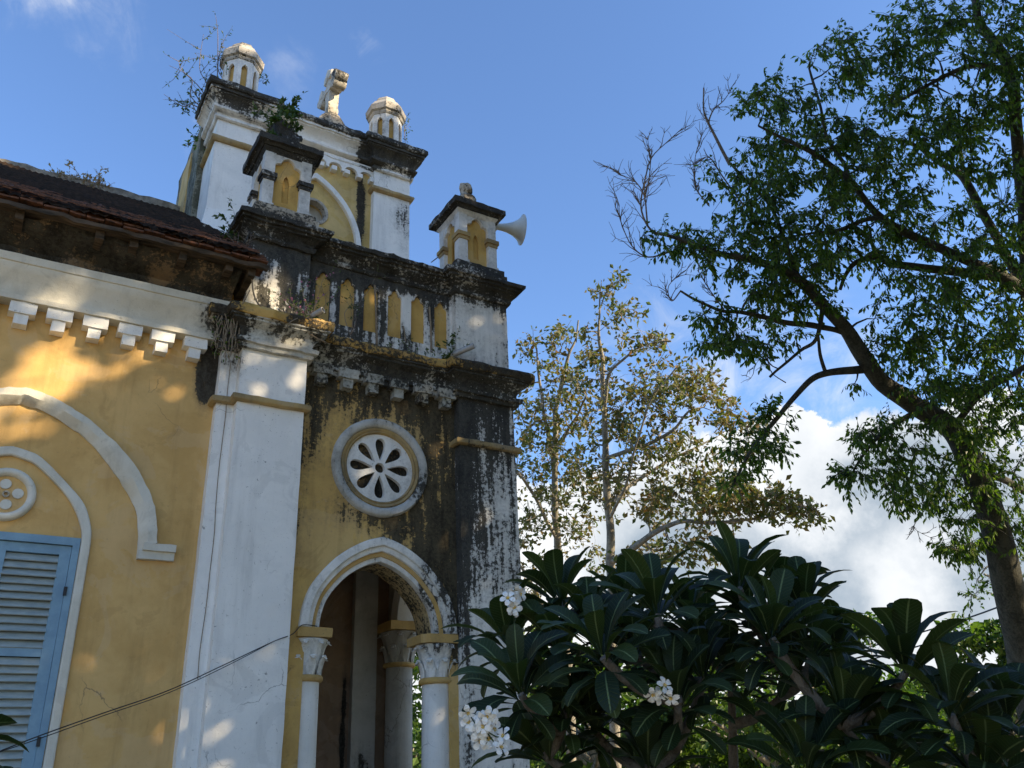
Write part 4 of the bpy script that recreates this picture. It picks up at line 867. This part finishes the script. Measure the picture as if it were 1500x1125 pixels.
    # thin side twigs for the leaves
    for p,d in ends:
        for k in range(r.choice((4,5,6))):
            dv=(rvec(r)+d*.5+Vector((0,0,-.25))).normalized(); l=r.uniform(.14,.30); e2=p+dv*l
            tw.tube([p,p+dv*l*.5+rvec(r)*.02,e2],[.004,.003,.002],3,False)
            m=r.randint(6,10)
            for q in range(m):
                f=(q+1)/m; b=p.lerp(e2,f); ld=(rvec(r)*.6+dv*.5+Vector((0,0,-.85))); L=r.uniform(.05,.115)
                leaf_quad(lv,b,ld,rvec(r),L,L*.42)
    # bare twigs reaching left
    def bare(pts,w,k,seed,L=.5,up=.6):
        dd=MB(); bares.append(dd)
        q=random.Random(seed); c=[Vector(x[:3]) for x in catmull([tuple(P(a,b,t)) for a,b,t in pts],5)]
        c=[p+nz(p,2)*.03 for p in c]
        dd.tube(c,[w*(1-.7*i/(len(c)-1)) for i in range(len(c))],5)
        for j in range(k):
            i=q.randrange(len(c)//4,len(c)-1); d=((c[i+1]-c[i]).normalized()+rvec(q)*.8+Vector((0,0,up*.5))).normalized(); l=L*q.uniform(.3,1)
            a=c[i]; t=[a]
            for z in range(4): d=(d+rvec(q)*.35+Vector((0,0,.08))).normalized(); t.append(t[-1]+d*l/4)
            dd.tube(t,[.007,.005,.004,.003,.002],4,False)
            for h in range(3):
                b=t[q.randrange(1,4)]; d2=(d+rvec(q)*.9).normalized(); m=b+d2*l*.25+rvec(q)*.02; dd.tube([b,m,m+(d2+rvec(q)*.5)*l*.15],[.004,.003,.002],3,False)
    bare([(985,348,10.8),(955,338,10.7),(940,300,10.7),(945,260,10.7),(958,225,10.8),(1000,188,10.9)],.016,16,1)
    bare([(950,330,10.7),(946,290,10.6),(930,265,10.6),(905,255,10.6)],.012,14,2)
    bare([(985,368,10.8),(950,378,10.7),(925,360,10.6),(908,325,10.6),(905,300,10.6)],.012,12,3)
    bare([(945,290,10.7),(952,240,10.8),(947,200,10.8)],.009,10,4,.35)
    bare([(1070,240,11.8),(1052,208,11.8),(1037,180,11.8),(1030,160,11.8),(1030,128,11.8)],.026,10,5,.4)
    bare([(1037,177,11.8),(1045,160,11.8),(1060,148,11.9),(1072,132,11.9)],.012,10,6,.35)
    bare([(1092,300,11.5),(1060,260,11.5),(1040,230,11.4),(1020,240,11.4),(1022,215,11.4)],.012,14,7,.4)
    bare([(1040,300,11.2),(1020,275,11.2),(1018,250,11.2)],.01,12,8,.4)
    bare([(998,425,11),(985,440,11),(980,418,11),(1005,395,11)],.01,12,9,.4)
    bare([(1060,455,11.1),(1035,420,11),(1020,395,11)],.01,10,10,.35)
    bare([(1078,706,11),(1085,720,11)],.006,3,11,.2)
    bare([(1370,730,11.9),(1345,760,11.8),(1340,775,11.8),(1370,790,11.8)],.008,8,12,.3,-.3)
    bare([(1150,560,11),(1130,545,11),(1120,520,11),(1100,540,11)],.008,8,13,.35,-.2)
    finish_tree('tree','huge spreading tree filling the right side with dark green drooping leaves and bare tips','tree',s,tw,lv,'bark_dark','leaf_dark',P(1600,1330,12.5)*1.0,dead=bares)
big_tree()
# -- pale sunlit trees behind the church
def pale_tree(name,label,trunks,E,seed,leafL=.13,nl=(16),twr=.02,leaf='leaf_olive',base=None,bark='bark_grey',spread=.5,scale=1.0,extra=()):
    r=random.Random(seed); s=Skel(); tw=MB(); lv=MB()
    for l in trunks: s.pix([(a,b,c,w*.76) for a,b,c,w in l],sides=8,wob=.06)
    T=ell_targets(r,E,scale); ends=s.grow(T,r,tw,twr,.6,.12)
    for p,d in ends:
        for k in range(3):
            e2=p+(rvec(r)+d*.4).normalized()*spread*r.uniform(.4,1); tw.tube([p,e2],[.008,.004],3,False)
            for q in range(nl//3):
                b=p.lerp(e2,r.random())+rvec(r)*spread*.22; L=leafL*r.uniform(.6,1.25); leaf_quad(lv,b,rvec(r)+Vector((0,0,-.3)),rvec(r),L,L*.55)
    return finish_tree(name,label,'tree',s,tw,lv,bark,leaf,base or (s.pts[0].x,s.pts[0].y,0))
t=20
pale_tree('tree','tall pale-barked tree with sparse olive and rust leaves, its thin tip highest against the sky',
 [[(905,1250,t,22),(898,980,t,20),(897,860,t,19),(893,780,t,16),(888,700,t,14),(885,620,t,11),(882,540,t,9),(878,480,t,5),(877,440,t,3),(879,410,t,1)],
  [(896,825,t,14),(925,805,t-.5,13),(960,780,t-1,11),(995,765,t-1.5,9),(1050,765,t-2,7),(1110,760,t-2.4,5),(1165,745,t-2.6,4),(1195,745,t-2.7,2)],
  [(888,675,t,9),(924,657,t-.3,8),(960,645,t-.6,7),(985,628,t-.8,6),(1010,602,t-1,4),(1030,595,t-1,3)],
  [(885,590,t,8),(893,547,t-.2,6),(912,526,t-.3,5),(940,507,t-.4,4),(982,500,t-.6,3)],
  [(878,450,t,2.5),(887,427,t,2),(905,412,t,1.5),(921,406,t,1)],
  [(895,740,t,8),(930,705,t+.6,7),(975,680,t+1,6),(1010,660,t+1.2,4),(1050,640,t+1.4,3)],
  [(892,760,t,7),(920,700,t-1,5),(950,590,t-1.4,4),(990,540,t-1.6,3)]],
 [(880,435,14,18,t,.3,4),(905,412,12,8,t,.2,3),(870,520,28,40,t,.8,14),(905,470,22,25,t,.6,8),(940,500,35,22,t,.8,12),(900,590,50,40,t,1,26),(960,560,50,30,t,1,22),(1010,570,45,35,t-1,1,22),(1050,600,40,35,t-1,1,20),(960,630,60,35,t,1.2,30),(900,670,50,40,t,1.2,26),(1000,680,60,35,t-.5,1.2,28),
  (930,740,60,40,t,1.2,30),(1000,730,55,30,t-1,1,34),(1060,730,50,26,t-2,1,36),(1110,735,40,20,t-2.4,.7,24),(1150,745,28,14,t-2.6,.5,14),(1190,750,12,9,t-2.7,.3,6),(1030,800,60,30,t-1.5,1,24),(940,820,50,40,t,1.5,20),(1100,640,30,30,t-1.8,.6,10)],101,.155,18)
pale_tree('tree','slimmer pale-trunked tree with rusty leaf clusters rising directly beside the church corner',
 [[(845,1250,t+2,20),(832,1000,t+2,18),(826,900,t+2,17),(815,780,t+2,14),(813,690,t+2,12),(814,615,t+2,10),(824,555,t+2,8),(832,522,t+2,6),(842,500,t+2,4),(848,470,t+2,3)],
  [(813,700,t+2,9),(800,620,t+2,7),(790,560,t+2,5),(784,510,t+2,3)],[(815,790,t+2,8),(790,740,t+1.6,7),(765,700,t+1.2,5),(745,690,t+1,4)],
  [(818,650,t+2,6),(845,610,t+1.5,5),(860,580,t+1.2,4)],[(835,1000,t+2,9),(800,900,t+1.5,8),(775,850,t+1.3,6),(757,820,t+1.2,5)]],
 [(785,520,20,28,t+2,.8,9),(830,500,24,26,t+2,.8,10),(820,570,36,36,t+2,1,24),(780,600,26,40,t+2,1,18),(780,670,30,40,t+1.5,1,26),(835,640,36,40,t+2,1,28),(790,750,40,40,t+1.5,1,26),(845,720,30,40,t+2,1,22),(770,830,30,50,t+1.2,1,20),(850,800,35,50,t+2,1,18)],102,.155,18)
# sunlit pale tree far right behind the trunk
pale_tree('tree','small light leafed tree showing behind the big trunk at the right edge',
 [[(1520,1200,24,14),(1500,950,24,12),(1470,860,24,8),(1440,840,24,4)],[(1480,880,24,6),(1450,830,24,4),(1430,850,24,2)]],
 [(1450,860,30,30,24,1,12),(1490,830,25,40,24,1,12),(1430,800,20,25,24,.6,5)],103,.13,15,leaf='leaf_bright')
def far_tree(label,px,py,t,rx,rz,seed,n=1500,leaf='leaf_bright',L=.28,group='green trees beyond the churchyard'):
    """a full tree: base on the ground under the crown centre"""
    r=random.Random(seed); c=P(px,py,t); s=Skel(); tw=MB(); lv=MB()
    s.branch([(c.x,c.y,0),(c.x+.2,c.y,c.z*.5),(c.x,c.y,c.z)],.28,.10,8)
    for k in range(7):
        a=r.uniform(0,6.28); z=c.z*r.uniform(.35,.8); s.branch([(c.x,c.y,z),(c.x+rx*.4*math.cos(a),c.y+rx*.4*math.sin(a),z+rz*.3),(c.x+rx*.8*math.cos(a),c.y+rx*.8*math.sin(a),z+rz*.5)],.1,.03,6)
    blobs=[c+Vector((r.uniform(-1,1)*rx*.75,r.uniform(-1,1)*rx*.75,r.uniform(-.8,.75)*rz)) for _ in range(16)]
    ends=s.grow(blobs,r,tw,.04,1,.1)
    for b in blobs:
        br=r.uniform(.28,.5)*min(rx,rz)
        for k in range(n//16):
            v=rvec(r)*br*r.random()**.35; v.z*=.75; l=L*r.uniform(.6,1.3); leaf_quad(lv,b+v,rvec(r)+Vector((0,0,-.3)),rvec(r)+Vector((0,0,1)),l,l*.6)
    return finish_tree('tree',label,'tree',s,tw,lv,'bark_grey',leaf,(c.x,c.y,0),group)
far_tree('round bright green tree crown low at the right edge under the wires',1460,985,22,2.4,1.6,201,5200,L=.2)
far_tree('feathery bright green treetop peeping over the frangipani left of the wires',1235,975,30,2.6,1.6,202,5200,L=.2)
far_tree('sunlit green tree seen low between the frangipani and the pale trunks',1000,1040,30,4,3.0,203,5000,L=.3)
far_tree('dark green tree seen through the porch opening and beside the buttress',640,1040,24,3.2,3.6,204,7000,'leaf_bright',.25)
far_tree('green tree behind the slimmer pale trunk, next to the buttress foot',860,1060,27,3.2,2.8,205,5000,L=.26)
far_tree('green tree in the middle distance behind the frangipani centre',1120,1070,26,3.2,2.4,206,5000,L=.26)
far_tree('green tree in the middle distance behind the right-hand frangipani leaves',1330,1075,27,3.4,2.2,207,5000,L=.26)
hd_=MB(); r=random.Random(5)
for k in range(26000):
    a=r.uniform(-.35,1.5); d=r.uniform(40,60); x=d*math.sin(a); y=-8+d*math.cos(a); h=4.2+1.6*noise.noise(Vector((x*.12,y*.12,0)))+.8*noise.noise(Vector((x*.5,y*.5,4)))
    z=h*r.random()**.6; l=r.uniform(.35,.8); leaf_quad(hd_,Vector((x,y,z)),rvec(r),rvec(r)+Vector((0,0,1)),l,l*.6)
tag(hd_.build('distant_woodland','leaf_bright',None,0,merge=False),'continuous low green woodland closing off the far background','woodland',kind='stuff')
# power lines
for k,(y0,y1,lab) in enumerate(((932,880,'upper of the two power lines crossing the pale sky at the right'),(951,899,'lower of the two power lines crossing the pale sky at the right'))):
    a=P(1180,y0+40,38); b=P(1330,y0,32); c=P(1480,y1+2,26); d=P(1650,y1-90,20)
    cable('power_line',[a,b,c,d],.026,lab,'power line')
# ------------------------------------------------------------------ frangipani
def frangi_leaf_mesh(mb,uvs,p,d,nrm,L,w,curl,rnd):
    d=d.normalized(); s=d.cross(nrm).normalized(); n=s.cross(d).normalized(); N=7
    prof=[(0,.05),(.12,.14),(.28,.42),(.45,.72),(.62,.93),(.77,1.0),(.90,.88),(.97,.55),(1,.12)]
    base=len(mb.v); c=curl
    for f,g in prof:
        ang=c*f*f; q=p+d*(L*f*math.cos(ang*.6))-n*(L*f*math.sin(ang*.6))
        for u in(-1,-.5,0,.5,1):
            mb.v.append(q+s*(w*.5*g*u)+n*(abs(u)**1.3*w*.5*g*.30+rnd.uniform(-.001,.001))); uvs.append((u,f))
    for i in range(len(prof)-1):
        for j in range(4): b=base+i*5+j; mb.f.append([b,b+1,b+6,b+5])
def frangipani(name,label,rosettes,trunk,seed,group=None):
    r=random.Random(seed); base=Vector((trunk[0][0],trunk[0][1],0)); e=empty(name,base); tag(e,label,'frangipani tree',group)
    s=Skel(); tw=MB()
    s.branch(trunk,.09,.05,10)
    cen=Vector(trunk[-1]); R=[]
    for (px,py,t,tilt) in rosettes: R.append(P(px,py,t))
    order=sorted(range(len(R)),key=lambda i:(R[i]-cen).length)
    for i in order:
        p=R[i]; best=min(s.pts[8:],key=lambda q:(q-p).length+max(0,(q.z-p.z+.12))*2.5); d=(p-best)
        m1=best+d*.4+Vector((0,0,-.10*d.length)); m2=best+d*.75+Vector((0,0,-.08*d.length)); rad=.02+.012*min(1,d.length)
        s.branch([best,m1,m2,p],rad,.014,8,4)
    sb=s.mb.build('trunk','bark_frangipani',e,60,merge=False); sb.data.transform(Matrix.Translation(-base))
    for k,i in enumerate(range(len(R))):
        p=R[i]; lv=MB(); uv=[]; tilt=rosettes[i][3]
        axis=(Vector((0,0,1))+(p-cen)*.35+rvec(r)*.25+Vector(tilt)).normalized()
        u=axis.orthogonal().normalized(); v=axis.cross(u); n=r.randint(22,31)
        for q in range(n):
            a=q*2.399+r.uniform(-.2,.2); f=q/n; el=R_(74-92*f+r.uniform(-8,8)); rad=(u*math.cos(a)+v*math.sin(a))
            d=rad*math.cos(el)+axis*math.sin(el); L=(.165+.10*math.sin(math.pi*min(1,f+.25)))*r.uniform(.85,1.12); nr=axis*math.cos(el)-rad*math.sin(el)
            frangi_leaf_mesh(lv,uv,p+d*.03-axis*.07*f+axis*.0,d,nr+rvec(r)*.25,L,L*r.uniform(.30,.37),r.uniform(.2,.9),r)
        me=bpy.data.meshes.new('leaf_rosette'); me.from_pydata([tuple(x-base) for x in lv.v],[],lv.f)
        ul=me.uv_layers.new(name='UVMap'); 
        vi=[0]*len(me.loops); me.loops.foreach_get('vertex_index',vi); flat=[]
        for x in vi: flat+=list(uv[x])
        ul.data.foreach_set('uv',flat)
        link('leaf_rosette',me,'leaf_frangi',e,60)
    return e,base
ROS=[(823,885,3.8,(0,0,.5)),(963,900,3.3,(0,-.1,0)),(763,1017,3.2,(-.2,-.3,0)),(883,963,3.0,(0,-.2,.3)),(747,950,3.6,(-.2,0,0)),(993,1033,3.1,(0,-.2,0)),(1083,862,3.5,(0,0,.4)),(1130,935,3.1,(0,-.3,.2)),
 (1180,905,3.7,(.1,0,.2)),(1327,985,3.0,(0,0,1.0)),(1393,1047,2.8,(.1,-.3,.5)),(1235,1062,3.0,(0,-.2,0)),(1478,1060,3.1,(.3,0,.2)),(870,1070,3.4,(0,-.2,0)),(800,1110,3.3,(-.2,0,0)),
 (950,1130,3.2,(0,-.2,0)),(1180,1130,2.9,(0,0,0)),(1300,1125,3.0,(0,0,0)),(1440,1140,2.8,(0,0,0)),(1030,950,3.9,(0,0,.3)),(915,890,4.2,(0,0,.3)),(1145,880,4.0,(.2,0,.3)),(1225,960,3.8,(.2,0,.4)),
 (1010,915,4.2,(0,0,.3)),(1070,990,3.8,(0,0,.2)),(865,930,3.6,(0,0,.3)),(1030,1000,3.4,(0,-.2,.2)),(930,960,3.6,(0,-.1,.2)),(1190,960,3.4,(0,-.2,.2)),(1100,900,3.7,(0,-.1,.3)),(820,960,3.5,(-.2,-.1,.2)),(830,1050,3.3,(-.1,-.2,0)),(1160,1000,3.6,(0,0,.3))]
tb=P(1060,1250,3.7)
FR,FB=frangipani('frangipani_tree','spreading frangipani tree with glossy dark leaves and white flowers, in front of the church corner',ROS,[(tb.x,tb.y,0),(tb.x-.05,tb.y+.05,.5),(tb.x,tb.y,.95),(tb.x+.02,tb.y,1.15)],31)
def flowers(parent,base,px,py,t,n,seed,sp=.07):
    r=random.Random(seed); c=P(px,py,t); w=MB(); y=MB(); st=MB()
    st.tube([c+Vector((.12,.08,-.02)),c+Vector((.05,.04,-.01)),c],[.008,.006,.005],6)
    for k in range(n):
        p=c+Vector((r.uniform(-1,1),r.uniform(-1,1),r.uniform(-1,1)))*sp; ax=((CP-p).normalized()+rvec(r)*.75).normalized(); u=ax.orthogonal().normalized(); v=ax.cross(u)
        st.tube([c,c.lerp(p,.6)+Vector((0,0,-.01)),p-ax*.02],.0025,4)
        ph=r.uniform(0,6)
        for q in range(5):
            a=ph+q*2*math.pi/5; d=(u*math.cos(a)+v*math.sin(a)); s=ax.cross(d); L=.032
            pts=[p-ax*.010,p+d*L*.3+s*.006,p+d*L*.65+s*.0115+ax*.003,p+d*L*.92+s*.009+ax*.002,p+d*L*1.05+s*.001-ax*.002,p+d*L*.95-s*.008-ax*.001,p+d*L*.65-s*.010+ax*.004,p+d*L*.3-s*.006+ax*.003]
            w.add(pts,[[0,1,7],[1,2,6,7],[2,3,5,6],[3,4,5]])
            y.add([p-ax*.009,p+d*.0065+s*.003+ax*.0006,p+d*.0065-s*.003+ax*.0016],[[0,1,2]])
    f=w.build('flower_cluster','petal',parent,0,merge=False); f.data.transform(Matrix.Translation(-base))
    g=y.build('flower_eyes','petal_eye',f,0,merge=False); g.data.transform(Matrix.Translation(-base))
    g=st.build('flower_stalks','leaf_small',f,0,merge=False); g.data.transform(Matrix.Translation(-base))
flowers(FR,FB,711,1070,2.9,15,1,.058); flowers(FR,FB,748,878,3.4,7,2,.036); flowers(FR,FB,965,1013,2.9,4,3,.045)
FR2,_=frangipani('frangipani_tree','frangipani whose leaf tips just enter the lower left corner below the shutters',[(-118,1100,2.6,(.8,0,0)),(-80,1230,2.6,(.3,0,0)),(-170,1110,2.7,(-.3,0,.3))],[tuple(Vector((P(-120,1300,2.7).x,P(-120,1300,2.7).y,0))),(P(-120,1300,2.7).x,P(-120,1300,2.7).y,.6),tuple(P(-110,1250,2.7))],32)
# ------------------------------------------------------------------ tall trees behind the camera: they shade the wall and let dapples through
LIT=[(-.1,5.30,.34,.22,0),(.3,5.10,.2,.12,0),(-.1,4.55,.35,.13,0),(.95,5.45,.22,.10,0),(1.38,5.22,.12,.13,0),(2.28,5.38,.26,.15,0),(2.0,5.50,.15,.1,0),(2.3,2.85,.15,.16,0),(.72,2.35,.10,.16,0),(2.1,7.72,.17,.13,0),
     (4.5,8.25,.35,.13,0),(2.05,6.45,.22,.22,0),(2.3,5.98,.35,.14,0),(2.90,6.45,.14,.2,0),(4.75,6.85,.12,.1,0),(4.4,6.42,.05,.06,0),(3.02,4.55,.16,.2,0),(4.62,3.1,.12,.1,0),(2.62,2.0,.1,.12,0),(4.02,2.2,.09,.15,0),(1.65,2.0,.12,.3,0),(.1,5.95,.25,.1,0),(3.55,5.85,.3,.07,0),(4.4,4.0,.3,.06,0)]
def shade_trees():
    r=random.Random(55)
    trees=[]
    for (tx,dist,lab) in((-2.5,15,'tall leafy tree behind the viewer, furthest left'),(2.5,17,'tall leafy tree behind the viewer, in the middle'),(8,15,'tall leafy tree behind the viewer, on the right'),(14,17,'tall leafy tree behind the viewer, furthest right')):
        s=Skel(); lv=MB(); tw=MB()
        hd=SUNV.copy()*dist; bx=tx+hd.x; by=hd.y
        s.branch([(bx,by,0),(bx+.2,by-.2,6),(bx,by,12),(bx,by,17)],.45,.12,10)
        trees.append((s,lv,tw,bx,by,lab,tx))
    for k in range(78000):
        x0=r.uniform(-5,18); z0=r.uniform(-5.5,14.9)
        if x0>8.5 and (r.random()<.72 or noise.noise(Vector((x0*.8,z0*.8,3)))>.05): continue
        ztop=(14.0 if 5.7<x0<6.9 else 14.72) if 3<x0<8.6 else (12.5 if x0<=3 else 10.6)
        if z0>ztop: continue
        bad=False
        for lx,lz,rx,rz_,_ in LIT:
            q=((x0-lx)/(rx+.13))**2+((z0-lz)/(rz_+.13))**2
            if q<1.0+.4*noise.noise(Vector((x0*6,z0*6,0))): bad=True; break
        if bad: continue
        if noise.noise(Vector((x0*1.6,z0*1.6,9)))>(.55 if x0>5.3 else .75): continue
        d=r.uniform(12,19); p=Vector((x0,0,z0))+SUNV*d
        if p.z<1.5: continue
        T=min(trees,key=lambda t:abs(t[6]-x0)); l=r.uniform(.3,.5)
        leaf_quad(T[1],p,rvec(r),rvec(r),l,l*.7,.1)
    for s,lv,tw,bx,by,lab,tx in trees: finish_tree('shade_tree',lab,'tree',s,tw,lv,'bark_dark','leaf_dark',(bx,by,0),'tall trees behind the viewer')
shade_trees()
print('objects',len(bpy.data.objects),'polys',sum(len(m.polygons) for m in bpy.data.meshes))
